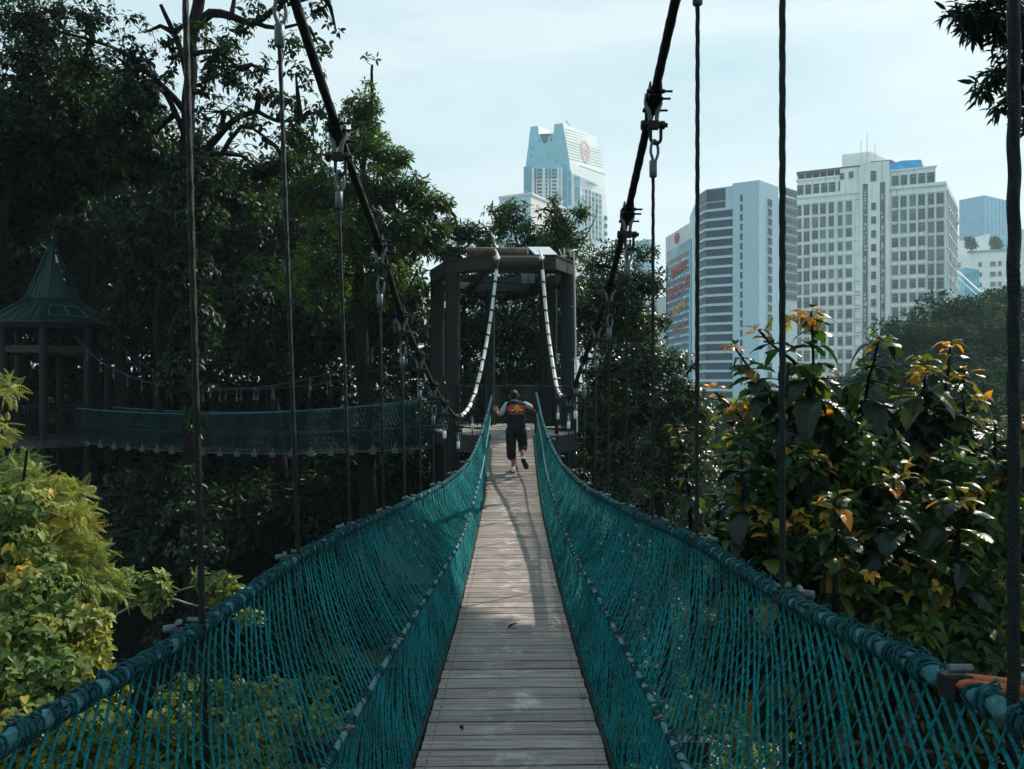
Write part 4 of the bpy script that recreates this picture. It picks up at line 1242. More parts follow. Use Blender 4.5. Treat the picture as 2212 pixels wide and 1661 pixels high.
def strokes(f, par, x0, x1, y0, y1, n, mat, seed, off=.25, name='lettering'):
    """a row of blurred sign letters: each an upright with cross strokes"""
    rg = random.Random(seed); mb = MB(); u0, u1 = f.u(x0), f.u(x1); zt, zb = f.z((x0+x1)/2, y0), f.z((x0+x1)/2, y1)
    w = (u1-u0)/n; h = zt-zb
    for i in range(n):
        u = u0+i*w; s = (i-n/2)*w*.10; a = w*.72; t = w*.17; za_ = zb+s+rg.uniform(-.05, .05)*h; zz = za_+h*rg.uniform(.8, 1)
        k = rg.randrange(5)
        f.box(mb, u, u+t, za_, zz, off, off+.1)
        if k in (0, 1, 3): f.box(mb, u+a-t, u+a, za_ if k != 3 else za_+h*.45, zz, off, off+.1)
        if k in (0, 2, 3): f.box(mb, u+t, u+a-t, zz-h*.16, zz, off, off+.1)
        if k in (1, 2, 3): f.box(mb, u+t, u+a-t, za_+h*.42, za_+h*.58, off, off+.1)
        if k in (0, 2, 4): f.box(mb, u+t, u+a, za_, za_+h*.16, off, off+.1)
    return mb.build(name, mat, par)
strokes(fb, bs, 1452.8, 1485.8, 569, 589, 7, M['signred'], 1)
strokes(fb, bs, 1446, 1494, 607, 634, 8, M['signred'], 2)
strokes(fb, bs, 1455, 1483.6, 652, 673, 6, M['signorange'], 3)
strokes(fb, bs, 1455, 1485, 700, 712, 7, M['signred'], 4)
def ovalring(f, par, cx, cy, rx, ry, th, mat, off, bars, name='emblem'):
    mb = MB(); u0 = f.u(cx); z0 = f.z(cx, cy); ru = abs(f.u(cx+rx)-f.u(cx-rx))/2; rz = abs(f.z(cx, cy-ry)-f.z(cx, cy+ry))/2
    n = 28; vs = []
    for j in range(n):
        a = 2*math.pi*j/n; c, s = math.cos(a), math.sin(a)
        for k in (1, 1-th):
            for o in (off, off+.12): vs.append(f.pt(u0+ru*c*k, z0+rz*s*k, o))
    fs_ = []
    for j in range(n):
        b, d = j*4, ((j+1) % n)*4
        fs_ += [(b+1, d+1, d+3, b+3), (b, b+1, b+3, b+2), (b, d, d+1, b+1), (b+2, b+3, d+3, d+2)]
    mb.add(vs, fs_)
    for (du, dz, w, h) in bars: f.box(mb, u0+du*ru-w*ru/2, u0+du*ru+w*ru/2, z0+dz*rz-h*rz/2, z0+dz*rz+h*rz/2, off, off+.12)
    return mb.build(name, mat, par)
ovalring(fb, bs, 1463, 514.5, 5.2, 11.5, .22, M['signred'], .03, [(0, .1, .3, 1.5), (-.42, 0, .18, .9), (.42, 0, .18, .9)])

# tall tapering tower far behind
bt = tag(empty('skyscraper', (35, 410, BASE)), 'tall tapering skyscraper with a notched crown and round red emblem on its white flank', 'building')
Bc = P(1236.7, 0, 400); 
def lv(xa, xb, xc, z):
    a = P(xa, 0, 405.7); b = P(xb, 0, 400); c = P(xc, 0, 424); d = a+(c-b)*1.0; d.x += 0
    return [Vector((q.x, q.y, z)) for q in (a, b, c, d)]
LV_ = [(1130.4, 1237, 1311.8, BASE), (1130.6, 1236.8, 1311.6, H+78), (1130.9, 1236.2, 1311.4, H+93.4), (1132.8, 1233.9, 1307, H+107.9), (1136, 1229.7, 1302.8, H+116.3), (1141.6, 1222.6, 1296.5, H+126.9), (1143.6, 1219.3, 1294.6, H+131.2)]
rings = [lv(*r) for r in LV_]
mb = MB(); vs = [v for r in rings for v in r]
for k in range(len(rings)-1):
    for j in range(4):
        mb.add([rings[k][j], rings[k][(j+1) % 4], rings[k+1][(j+1) % 4], rings[k+1][j]], [(0, 1, 2, 3)], 1 if j == 0 and k >= 3 else 0)
mb.add(rings[-1], [(0, 1, 2, 3)])
mb.build('wall', [M['wallwhite'], M['tealpanel']], bt)
# crown: a low horn at the left, a long wall at the right
tb = rings[-1]; tt = lv(1146, 1215.6, 1293, H+135.9)
def slab(b0, b1, t0, t1, back, mi=0):
    bk = Vector((back.x, back.y, 0)); mb = MB()
    vs = [b0, b1, b1+bk, b0+bk, t0, t1, t1+bk, t0+bk]
    mb.add(vs, [(0, 1, 5, 4)], 0); mb.add(vs, [(1, 2, 6, 5), (2, 3, 7, 6), (3, 0, 4, 7), (4, 5, 6, 7)], 1); return mb
lerp = lambda a, b, t: a.lerp(b, t)
bkv = (tb[2]-tb[1])
slab(tb[0], lerp(tb[0], tb[1], .27), tt[0], lerp(tt[0], tt[1], .24), bkv*.3).build('crown_horn', [M['tealpanel'], M['wallwhite']], bt)
slab(lerp(tb[0], tb[1], .70), tb[1], lerp(tt[0], tt[1], .74), tt[1], bkv*.999).build('crown_horn', [M['tealpanel'], M['wallwhite']], bt)
mb = MB(); mb.cyl(P(1233, 274, 414), P(1223, 262, 414), .25, 5); mb.cyl(P(1226, 258, 414), P(1221, 263, 414), .2, 5); mb.build('roof_mast', M['frame'], bt)
ft = Facade(1131, 405.7, 1236.7, 400); fr = Facade(1236.7, 400, 1311.6, 424)
def tz(f, x): return lambda zx: f.u(1060.6+.17614*zx)
T = lambda zx: 1060.6+.17614*zx
TY = lambda zy: 241.4+.17614*zy
def twin(f, zx0, zx1, zy0, zy1, mat, off=.2, name='window', th=.15):
    mb = MB(); xm = (T(zx0)+T(zx1))/2
    f.box(mb, f.u(T(zx0)), f.u(T(zx1)), f.z(xm, TY(zy1)), f.z(xm, TY(zy0)), off, off+th); return mb.build(name, mat, bt)
# inclined upper part leans back: emblem and recess follow it
def leanpt(fx, zx, zy, face, out):
    """point on the tapering face from close-up coordinates"""
    x, y = T(zx), TY(zy)
    lo = hi = None
    k = (x-CX)/F
    best = None; gap_ = 1e9
    for i in range(len(rings)-1):
        a, b = rings[i][face], rings[i][face+1]; a2, b2 = rings[i+1][face], rings[i+1][face+1]
        n = (b-a).cross(a2-a).normalized()
        d = Vector((k, 1, (CY-y)/F)); o = Vector((0, 0, H))
        t = (a-o).dot(n)/d.dot(n); p = o+d*t
        e_ = max(0, a.z-p.z, p.z-a2.z)
        if e_ < gap_: gap_ = e_; best = p+n*(out if n.dot(-d) > 0 else -out)
    return best
def leanpoly(pts, face, out, mat, name):
    q = [leanpt(None, a, b, face, out) for a, b in pts]
    if any(v is None for v in q): return None
    mb = MB(); n = len(q); w = [leanpt(None, a, b, face, out-.12) for a, b in pts]
    mb.add(q, [tuple(range(n))]); mb.add(q+w, [(i, n+i, n+(i+1) % n, (i+1) % n) for i in range(n)]); return mb.build(name, mat, bt)
leanpoly([(597, 272), (622, 345), (650, 395), (720, 390), (752, 345), (735, 268)], 0, .3, M['stripglass'], 'crown_recess')
mb = MB(); n = 28
ringo = [leanpt(None, 1157+55*math.cos(2*math.pi*j/n), 490+135*math.sin(2*math.pi*j/n)+48*math.cos(2*math.pi*j/n), 1, .3) for j in range(n)]
ringi = [leanpt(None, 1157+40*math.cos(2*math.pi*j/n), 490+103*math.sin(2*math.pi*j/n)+35*math.cos(2*math.pi*j/n), 1, .3) for j in range(n)]
if all(q is not None for q in ringo+ringi):
    mb.add(ringo+ringi, [(j, (j+1) % n, n+(j+1) % n, n+j) for j in range(n)])
    for poly in ([(1125, 440), (1190, 490), (1190, 512), (1125, 462)], [(1125, 462), (1138, 470), (1138, 515), (1125, 505)], [(1125, 492), (1190, 540), (1190, 562), (1125, 514)], [(1177, 548), (1190, 558), (1190, 600), (1177, 590)], [(1125, 548), (1190, 598), (1190, 618), (1125, 568)]):
        q = [leanpt(None, a, b-12, 1, .3) for a, b in poly]
        if all(v is not None for v in q): mb.add(q, [(0, 1, 2, 3)])
    em = mb.build('emblem', M['signpale'], bt)
for zx0, zx1, st, en in ((402, 496, 672, 1010), (875, 940, 612, 1140), (948, 985, 720, 1140)):
    y = st
    while y < en: twin(ft, zx0, zx1, y, y+84, rb_.choice((M['tealglass'], M['blueglass'], M['tealglass'])), .15, 'glass_panel'); y += 86
for zx0, zx1 in ((566, 624), (672, 694), (750, 804)):
    for k in range(11): twin(ft, zx0, zx1, 705+45*k, 705+45*k+26, M['stripglass'])
for zx in (538, 716, 838): twin(ft, zx, zx+14, 690, 1200, M['winglass'], .2, 'groove')
for zx in (505, 640, 820, 855): twin(ft, zx, zx+22, 690, 1200, M['wallwhite'], .15, 'fin', .7)
for a, b in ((470, 400), (590, 405), (560, 470), (660, 440), (740, 500), (610, 520), (870, 380), (880, 520), (480, 520), (790, 600), (870, 300), (820, 430), (500, 430), (700, 530), (580, 330)):
    leanpoly([(a, b), (a, b+42), (a+26, b+42), (a+26, b)], 0, .2, rb_.choice((M['tealglass'], M['blueglass'])), 'crown_window')
for k in range(11): leanpoly([(905+k*4, 205+k*36), (1330+k*6, 345+k*34), (1330+k*6, 349+k*34), (905+k*4, 209+k*36)], 1, .14, M['frame'], 'panel_joint')
for k in range(5): twin(fr, 1030, 1086, 790+125*k, 790+125*k+115, M['tealglass'], .15, 'glass_panel')
twin(fr, 1075, 1385, 715, 722, M['wallwhite'], .1, 'cornice', 1.2)
y = 945; gy = []
for i in range(5):
    for k in range(9):
        zx = 1132+i*43; y0 = 950+k*66+i*14; twin(fr, zx, zx+36, y0, y0+50, M['tealglass'] if (i+k) % 3 else M['winglass'], .2)
for i in range(6): twin(fr, 1128+i*43, 1134+i*43, 945+i*14, 1560, M['wallwhite'], .2, 'fin', .8)
for k in range(4): twin(fr, 1386, 1420, 1280+k*95, 1330+k*95, M['stripglass'], .2)
twin(fr, 1160, 1300, 880, 888, M['stripglass'], .2, 'groove')

# the other blocks
b = tag(empty('low_block', (15, 255, BASE)), 'plain low block with one grey and one cream face, in front of the tapering skyscraper', 'building')
fx0 = Facade(1079, 255.5, 1147, 250); fx1 = Facade(1147, 250, 1222, 272)
mb = MB(); c = [fx0.a, fx0.b, fx1.b, fx0.a+(fx1.b-fx1.a)]
mb.prism([(p.x, p.y) for p in c], BASE, H+62.1); mb.build('wall', M['wallcream'], b)
mb = MB(); fx0.box(mb, 0, fx0.L, BASE, H+62.0, .02, .1); mb.build('side_wall', M['wallblue'], b)
mb = MB(); fx0.box(mb, -.2, fx0.L+.1, H+61.6, H+62.4, .1, .35); fx1.box(mb, 0, fx1.L, H+61.6, H+62.4, .02, .35); mb.build('parapet', M['wallcream'], b)
for k in range(9):
    z = H+36-3.6*k; fx1.window(b, 1.5, fx1.L-1.5, z, z+1.5, M['blueglass'], M['frame'], .1, 8, False)

b = tag(empty('grey_block', (38, 222, BASE)), 'plain grey block half hidden by leaves, left of the lettered block', 'building')
g0 = Facade(1366, 226, 1407, 222); g1 = Facade(1407, 222, 1420, 232)
body('wall', [g0.a, g0.b, g1.b, g0.a+(g1.b-g1.a)], g0.z(1395, 518), M['wallblue'], b)
for k in range(12):
    z = g0.z(1390, 580)-3.4*k; g0.window(b, 1, 3.6, z, z+1.6, M['tealglass'], M['frame'], .1, 1, False)
b = tag(empty('cream_block', (42, 205, BASE)), 'low cream block with a stack of balconies, tucked under the lettered block', 'building')
g0 = Facade(1392, 206, 1441, 203)
body('wall', [g0.a, g0.b, g0.b+Vector((1, 12, 0)), g0.a+Vector((1, 12, 0))], g0.z(1415, 642), M['wallcream'], b)
for k in range(8):
    z = g0.z(1400, 672)-3.0*k; g0.window(b, .8, 3.3, z, z+1.5, M['winglass'], M['frame'], .5, 1, False, 'balcony')

b = tag(empty('blue_tower', (400, 610, BASE)), 'plain hazy blue glass tower rising behind the pale apartments', 'building')
g0 = Facade(2072, 606, 2126, 590); g1 = Facade(2126, 590, 2190, 612)
body('wall', [g0.a, g0.b, g1.b, g0.a+(g1.b-g1.a)], H+145.2, M['blueglass'], b)
mb = MB()
for f in (g0, g1):
    for i in range(1, 8): f.box(mb, f.L*i/8-.15, f.L*i/8+.15, BASE, H+145, .02, .4)
    for k in range(30): f.box(mb, 0, f.L, H+143-k*4.2, H+143.3-k*4.2, .02, .3)
mb.build('mullion', M['tealglass'], b)

ap = tag(empty('apartment_block', (175, 305, BASE)), 'pale apartments with many small balconies and two roof-garden trees', 'building')
g0 = Facade(2064, 318, 2095, 309); g1 = Facade(2095, 305, 2176, 300)
body('wall', [g0.a, g0.b, g0.b+Vector((4, 20, 0)), g0.a+Vector((4, 20, 0))], H+53.2, M['wallwhite'], ap)
body('wall', [g1.a, g1.b, g1.b+Vector((4, 20, 0)), g1.a+Vector((4, 20, 0))], H+52, M['wallwhite'], ap)
body('roof_house', [g0.a+Vector((4, 8, 0)), g1.b+Vector((-2, 8, 0)), g1.b+Vector((-2, 18, 0)), g0.a+Vector((4, 18, 0))], H+60.3, M['wallwhite'], ap, H+50.)
for k in range(11):
    z = H+48-4.0*k
    for u in (1.2, 3.6): g0.window(ap, u, u+1.5, z, z+1.9, M['winglass'], M['frame'], .4, 1, False, 'balcony')
    for u in (3.0, 7.0, 9.6, 12.4): g1.window(ap, u, u+(1.6 if u == 7.0 else 1.0), z-1.5, z+.2, M['winglass2'], M['frame'], .45, 1, False, 'balcony')
mb = MB(); g1.box(mb, -1, g1.L, H+52, H+52.9, .0, .3); mb.build('parapet', M['frame'], ap)
b = tag(empty('glass_wing', (165, 250, BASE)), 'small bright teal glass wing under a sloping white roof edge', 'building')
g0 = Facade(2069, 255, 2084, 250); g1 = Facade(2084, 250, 2115, 248)
mb = MB(); q = [g1.pt(0, BASE), g1.pt(g1.L, BASE), g1.pt(g1.L, g1.z(2114, 583)), g1.pt(0, g1.z(2084, 578))]
bk = Vector((1, 9, 0)); mb.add(q+[v+bk for v in q], [(0, 1, 2, 3), (1, 5, 6, 2), (4, 0, 3, 7), (3, 2, 6, 7), (5, 4, 7, 6)]); mb.build('wall', M['tealglass'], b)
mb = MB()
for i in range(7): g1.box(mb, g1.L*i/6-.06, g1.L*i/6+.06, BASE, H+36.5, .01, .25)
mb.build('mullion', M['tealpanel'], b)
mb = MB(); mb.bar(P(2064, 581, 247), P(2118, 630, 238), .3, .28); mb.bar(P(2060, 590, 249), P(2110, 637, 239), .12, .15); mb.build('roof_edge', M['wallwhite'], b)
b = tag(empty('side_block', (240, 355, BASE)), 'pale balconied block standing behind the rightmost thick hanger rope', 'building')
g0 = Facade(2178, 362, 2193, 352); g1 = Facade(2193, 352, 2245, 365)
body('wall', [g0.a, g0.b, g1.b, g0.a+(g1.b-g1.a)], H+72, M['wallwhite'], b)
for k in range(14):
    z = H+62-4*k
    g0.window(b, .6, g0.L-.5, z, z+1.9, M['tealglass'], M['frame'], .3, 2, False, 'balcony'); g1.window(b, 2, 5, z, z+1.6, M['winglass2'], M['frame'], .2, 1, False)
# ------------------------------------------------------------------ ground
def gz(x, y):
    z = 1.2
    sg = lambda q: 1/(1+math.exp(-max(-40, min(40, q))))
    z += 17*sg((-x-7)/3)*sg((y-44)/4)
    z += 5*math.exp(-(((x+14)/9)**2+((y-36)/9)**2))
    z += 2.2*math.exp(-(((x+7.5)/4.5)**2+((y-6)/6)**2))
    z += 1.5*math.exp(-(((x-8)/5)**2+((y-9)/7)**2))
    z -= 17.5*(1-math.exp(-(max(0, x+10)/60+max(0, y-25)/60))) if y > 10 else 12*(1-math.exp(-max(0, x-12)/30))
    z += .5*noise.noise(Vector((x*.15, y*.15, 0)))
    return max(z, BASE+1.5)
def axis(a, b, c, n1, n2, ex):
    near = np.linspace(b, c, n1)
    lo = b-(np.linspace(0, 1, n2)[1:][::-1]**2.5)*(b-a); hi = c+(np.linspace(0, 1, n2)[1:]**2.5)*(ex-c)
    return list(lo)+list(near)+list(hi)
gx = axis(-1400, -60, 60, 90, 16, 1400); gy = axis(-1400, -15, 100, 90, 16, 1400)
vs = [(x, y, gz(x, y)) for y in gy for x in gx]; nx = len(gx)
fs_ = [(j*nx+i, j*nx+i+1, (j+1)*nx+i+1, (j+1)*nx+i) for j in range(len(gy)-1) for i in range(nx-1)]
M['soil'] = plain('forest_floor', (.007, .010, .006), .95, 0, .6, .5, .6, 3, .02)
mb = MB(); mb.add(vs, fs_, 0, True)
tag(mb.build('ground', M['soil']), kind='structure')

# ------------------------------------------------------------------ foliage
def tree(name, label, cat, group, base, limbs, clumps, T, mat, L, W, seed, per=6, spread=70, droop=.3, up=.5, cull=-.15, nscale=1.0,
         trunk_r=.2, val=(0, 1), twig_every=0, shell=.5, bark='bark', twigr=.012, vclump=.5, vfreq=1.2, filt=None):
    """trunk with limbs, and a crown of leaf whorls gathered in clumps"""
    rng = np.random.default_rng(seed)
    root = tag(empty(name, base), label, cat, group)
    mb = MB()
    for li, (pts, r0, r1) in enumerate(limbs): limb(mb, pts, r0, r1, 9 if r0 > .1 else 6, .2, .06, seed+li)
    LV = Leaves()
    joints = [p for l in limbs for p in smooth_pts(l[0], .4)]
    for (c, r, n) in clumps:
        p, u = blob_points(rng, c, r, n, cull, nscale, shell)
        if filt is not None and len(p):
            k = np.array([filt(a) for a in p], bool); p, u = p[k], u[k]
        if not len(p): continue
        twigs(rng, LV, T, p, u, L, W, per, spread, droop, up, val, vclump=vclump, vfreq=vfreq)
        cv = Vector(c)
        if joints:
            j = min(joints, key=lambda q: (q-cv).length)
            if (j-cv).length < 6 and (j-cv).length > .3: limb(mb, [j, j.lerp(cv, .5)+Vector((0, 0, .1)), cv], max(.02, min(.07, trunk_r*.3)), .015, 5, .3, .08, seed)
        if twig_every:
            for q in p[::twig_every]:
                q = Vector(q); m = cv.lerp(q, .5)+Vector((rng.normal()*.1, rng.normal()*.1, rng.normal()*.1-.05))
                mb.tube([cv.lerp(q, .05), m, q], [twigr, twigr*.8, twigr*.35], 4, caps=False)
    if mb.v: mb.build('trunk', M[bark], root)
    LV.build('crown', M[mat], root)
    return root
def vlimb(pts, r0, r1): return ([P(*p) for p in pts], r0, r1)
def C(x, y, Z, rx, ry, n, dep=None):
    c, r = pb(x, y, Z, rx, ry, dep); return (c, r, int(n*(1.5 if Z > 18 and 980 < x < 1560 and y > 560 else 1)))

# 1. tall tree against the sky, upper left
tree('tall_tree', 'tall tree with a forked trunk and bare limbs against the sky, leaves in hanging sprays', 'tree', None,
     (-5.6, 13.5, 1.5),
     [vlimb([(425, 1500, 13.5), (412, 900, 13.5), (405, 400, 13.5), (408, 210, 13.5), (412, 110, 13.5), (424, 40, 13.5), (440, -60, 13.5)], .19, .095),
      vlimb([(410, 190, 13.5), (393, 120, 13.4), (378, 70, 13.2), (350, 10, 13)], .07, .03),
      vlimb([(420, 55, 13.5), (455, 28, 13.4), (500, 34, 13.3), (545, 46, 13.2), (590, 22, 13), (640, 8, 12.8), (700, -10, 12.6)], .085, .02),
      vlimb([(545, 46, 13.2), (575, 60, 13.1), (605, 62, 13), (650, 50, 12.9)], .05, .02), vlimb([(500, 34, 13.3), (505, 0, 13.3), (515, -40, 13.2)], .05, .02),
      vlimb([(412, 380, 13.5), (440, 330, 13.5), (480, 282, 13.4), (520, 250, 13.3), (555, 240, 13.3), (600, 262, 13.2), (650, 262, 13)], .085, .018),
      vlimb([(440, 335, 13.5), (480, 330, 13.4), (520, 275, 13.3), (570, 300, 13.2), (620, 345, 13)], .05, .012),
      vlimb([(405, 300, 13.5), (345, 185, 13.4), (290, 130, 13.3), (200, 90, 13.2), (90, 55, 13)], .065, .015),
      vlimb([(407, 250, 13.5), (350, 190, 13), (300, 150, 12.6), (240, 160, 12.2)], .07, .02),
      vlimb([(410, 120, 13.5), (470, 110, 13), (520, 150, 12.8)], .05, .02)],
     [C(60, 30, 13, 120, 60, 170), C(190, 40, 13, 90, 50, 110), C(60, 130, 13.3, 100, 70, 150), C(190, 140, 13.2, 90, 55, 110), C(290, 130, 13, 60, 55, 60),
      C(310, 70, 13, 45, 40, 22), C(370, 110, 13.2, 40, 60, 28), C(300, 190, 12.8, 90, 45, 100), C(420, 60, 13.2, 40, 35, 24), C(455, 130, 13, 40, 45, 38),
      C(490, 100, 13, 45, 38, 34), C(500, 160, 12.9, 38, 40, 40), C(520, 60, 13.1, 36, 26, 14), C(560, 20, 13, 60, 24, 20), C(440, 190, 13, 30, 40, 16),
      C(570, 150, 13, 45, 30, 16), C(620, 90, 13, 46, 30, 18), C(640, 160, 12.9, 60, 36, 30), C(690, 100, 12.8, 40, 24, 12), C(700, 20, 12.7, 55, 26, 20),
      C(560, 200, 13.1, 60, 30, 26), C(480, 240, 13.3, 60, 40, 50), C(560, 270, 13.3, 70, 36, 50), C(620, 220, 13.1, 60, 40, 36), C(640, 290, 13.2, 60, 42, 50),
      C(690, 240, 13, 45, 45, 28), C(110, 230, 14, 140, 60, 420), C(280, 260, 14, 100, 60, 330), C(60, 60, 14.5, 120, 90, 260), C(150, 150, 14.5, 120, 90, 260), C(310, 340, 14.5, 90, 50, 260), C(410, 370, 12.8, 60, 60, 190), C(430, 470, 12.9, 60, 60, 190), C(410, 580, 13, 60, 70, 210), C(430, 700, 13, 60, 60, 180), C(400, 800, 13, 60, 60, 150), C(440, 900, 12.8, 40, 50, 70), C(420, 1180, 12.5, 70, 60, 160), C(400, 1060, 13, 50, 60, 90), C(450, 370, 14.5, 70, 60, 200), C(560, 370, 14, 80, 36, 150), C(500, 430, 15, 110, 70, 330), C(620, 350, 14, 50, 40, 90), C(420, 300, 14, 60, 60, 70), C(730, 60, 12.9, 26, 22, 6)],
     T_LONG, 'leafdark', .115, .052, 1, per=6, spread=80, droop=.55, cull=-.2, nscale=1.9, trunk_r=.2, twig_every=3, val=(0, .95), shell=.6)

# 2. green tree between the tall tree and the tower
tree('broadleaf_tree', 'bushy green tree with a narrow upper tuft, filling the slope left of the tower', 'tree', None, (-4.6, 19, 1),
     [vlimb([(800, 1300, 19), (790, 900, 19), (775, 600, 19), (785, 380, 19), (800, 240, 19), (805, 140, 19)], .28, .03),
      vlimb([(780, 560, 19), (860, 470, 19), (930, 440, 19)], .1, .02), vlimb([(780, 520, 19), (720, 420, 19), (690, 340, 19)], .1, .02)],
     [C(800, 140, 19, 28, 26, 16), C(815, 180, 19, 34, 22, 12), C(790, 240, 19, 52, 42, 190), C(800, 290, 19, 46, 36, 120), C(770, 320, 18.5, 60, 40, 150),
      C(820, 345, 18.6, 62, 34, 160), C(870, 340, 18.5, 30, 18, 30), C(740, 420, 18.5, 90, 60, 330), C(840, 410, 18.2, 80, 52, 340), C(900, 430, 18, 56, 46, 200),
      C(945, 438, 18, 36, 20, 50), C(760, 510, 18, 110, 70, 430), C(880, 510, 17.8, 80, 60, 360), C(640, 400, 18.5, 80, 80, 330), C(930, 500, 18, 40, 36, 110),
      C(700, 600, 19, 120, 80, 420), C(840, 600, 19, 90, 70, 320), C(650, 320, 19, 70, 50, 160)],
     T_LONG, 'leafmid', .15, .052, 2, per=7, spread=72, droop=.35, cull=-.3, nscale=1.1, trunk_r=.2, twig_every=8)

# 3. palmate-leaved trees over the tower
for k, (lab, cl, lb, sd) in enumerate((
     ('small tree with drooping finger-like leaves, above the middle of the tower ring beam',
      [C(1110, 450, 25, 34, 24, 34), C(1085, 480, 25, 32, 26, 50), C(1130, 490, 25, 36, 30, 66), C(1150, 525, 25, 36, 26, 56), C(1100, 525, 25, 34, 24, 56), C(1062, 455, 25, 18, 12, 8), C(1115, 550, 25, 60, 20, 60)],
      [vlimb([(1160, 900, 25), (1150, 620, 25), (1120, 540, 25), (1105, 460, 25)], .12, .02), vlimb([(1150, 600, 25), (1160, 560, 25), (1148, 530, 25)], .05, .015)], 3),
     ('finger-leaved tree in front of the tapering skyscraper, with separate upright sprigs',
      [C(1197, 428, 25.5, 14, 10, 7), C(1200, 455, 25.5, 30, 14, 16), C(1160, 455, 25.5, 16, 10, 8), C(1190, 480, 25.5, 34, 22, 46), C(1245, 460, 25.5, 22, 16, 16), C(1225, 490, 25.5, 36, 22, 44),
       C(1200, 520, 25.3, 52, 26, 90), C(1250, 520, 25.3, 28, 20, 26), C(1262, 450, 25.5, 10, 14, 5), C(1215, 550, 25, 60, 22, 80)],
      [vlimb([(1230, 900, 25.5), (1215, 600, 25.5), (1200, 500, 25.5), (1198, 430, 25.5)], .12, .015), vlimb([(1215, 600, 25.5), (1260, 520, 25.5), (1285, 470, 25.5), (1290, 440, 25.5)], .04, .01), vlimb([(1205, 540, 25.5), (1235, 490, 25.5), (1260, 452, 25.5)], .04, .01)], 4),
     ('low finger-leaved tree over the left end of the tower ring beam, thin sprigs on top',
      [C(970, 490, 24, 34, 26, 60), C(1010, 500, 24, 36, 30, 64), C(945, 520, 24, 40, 26, 70), C(1000, 462, 24, 16, 14, 7), C(1022, 466, 24, 10, 12, 4), C(1040, 525, 24, 34, 22, 56), C(980, 540, 24, 60, 22, 90), C(1060, 500, 24, 14, 22, 8), C(960, 450, 24, 20, 18, 10)],
      [vlimb([(1010, 900, 24), (1000, 620, 24), (990, 520, 24), (985, 470, 24)], .12, .02)], 5))):
    tree('whorled_tree', lab, 'tree', 'trees rising just behind the tower', (P(1100+60*k, 900, 25).x, 25, 0), lb, cl, T_LONG, 'leafmid', .24, .058, sd, per=8, spread=74, droop=.45, up=.9, cull=-.15, nscale=1.8, twig_every=2, val=(0, .8))

# 4. glossy trees around and right of the tower
tree('glossy_tree', 'dense tree with small glossy leaves that sparkle, right beside the tower column', 'tree', None, (P(1420, 0, 20).x, 20, 0),
     [vlimb([(1440, 1500, 20), (1420, 1000, 20), (1370, 760, 20), (1350, 600, 20), (1360, 520, 20)], .22, .03), vlimb([(1400, 900, 20), (1470, 840, 19.6), (1520, 900, 19.4)], .08, .02)],
     [C(1330, 545, 20, 46, 26, 100), C(1390, 545, 19.5, 40, 26, 60), C(1290, 575, 20, 40, 30, 90), C(1400, 610, 19.5, 46, 30, 90), C(1340, 620, 19.8, 66, 50, 330), C(1290, 690, 19.8, 60, 70, 360),
      C(1370, 700, 19.4, 62, 56, 330), C(1425, 690, 19.2, 28, 22, 30), C(1350, 800, 19.2, 90, 66, 560), C(1420, 790, 19, 60, 50, 260), C(1300, 900, 19, 80, 80, 560), C(1400, 880, 18.6, 90, 70, 600),
      C(1470, 860, 18.4, 50, 50, 220), C(1340, 1000, 18.4, 100, 80, 640), C(1450, 960, 18, 90, 76, 620), C(1510, 910, 18, 40, 50, 180), C(1400, 1090, 17.4, 110, 70, 560), C(1500, 1030, 17.4, 70, 70, 360),
      C(1300, 1090, 17.6, 70, 60, 260), C(1470, 775, 19, 34, 16, 20), C(1500, 790, 19, 22, 8, 8)],
     T_SIMPLE, 'leafgloss', .120, .054, 6, per=6, spread=75, droop=.15, up=.5, cull=-.35, nscale=.9, twig_every=14, vclump=.6)
tree('glossy_tree', 'dark sparkling tree seen between the tower columns, behind the walking person', 'tree', None, (P(1110, 0, 24).x, 24, 0),
     [vlimb([(1120, 1300, 24), (1110, 900, 24), (1100, 700, 24)], .2, .04)],
     [C(1060, 620, 24, 60, 46, 260), C(1140, 620, 24, 60, 46, 260), C(1000, 620, 24, 60, 50, 260), C(1220, 620, 24, 50, 50, 220), C(1040, 720, 24, 80, 60, 420), C(1140, 720, 24, 80, 60, 420), C(1220, 720, 24, 50, 60, 260),
      C(960, 720, 24, 60, 70, 300), C(1060, 820, 23.6, 90, 60, 460), C(1160, 830, 23.6, 80, 60, 420), C(980, 850, 23.6, 60, 60, 260), C(1100, 910, 23.4, 100, 50, 420), C(1210, 880, 23.4, 60, 70, 300), C(1200, 960, 23.2, 80, 50, 260), C(1000, 960, 23, 80, 60, 260)],
     T_SIMPLE, 'leafgloss', .145, .06, 7, per=6, spread=75, droop=.15, cull=-.6, nscale=.9, twig_every=0, val=(0, .75))

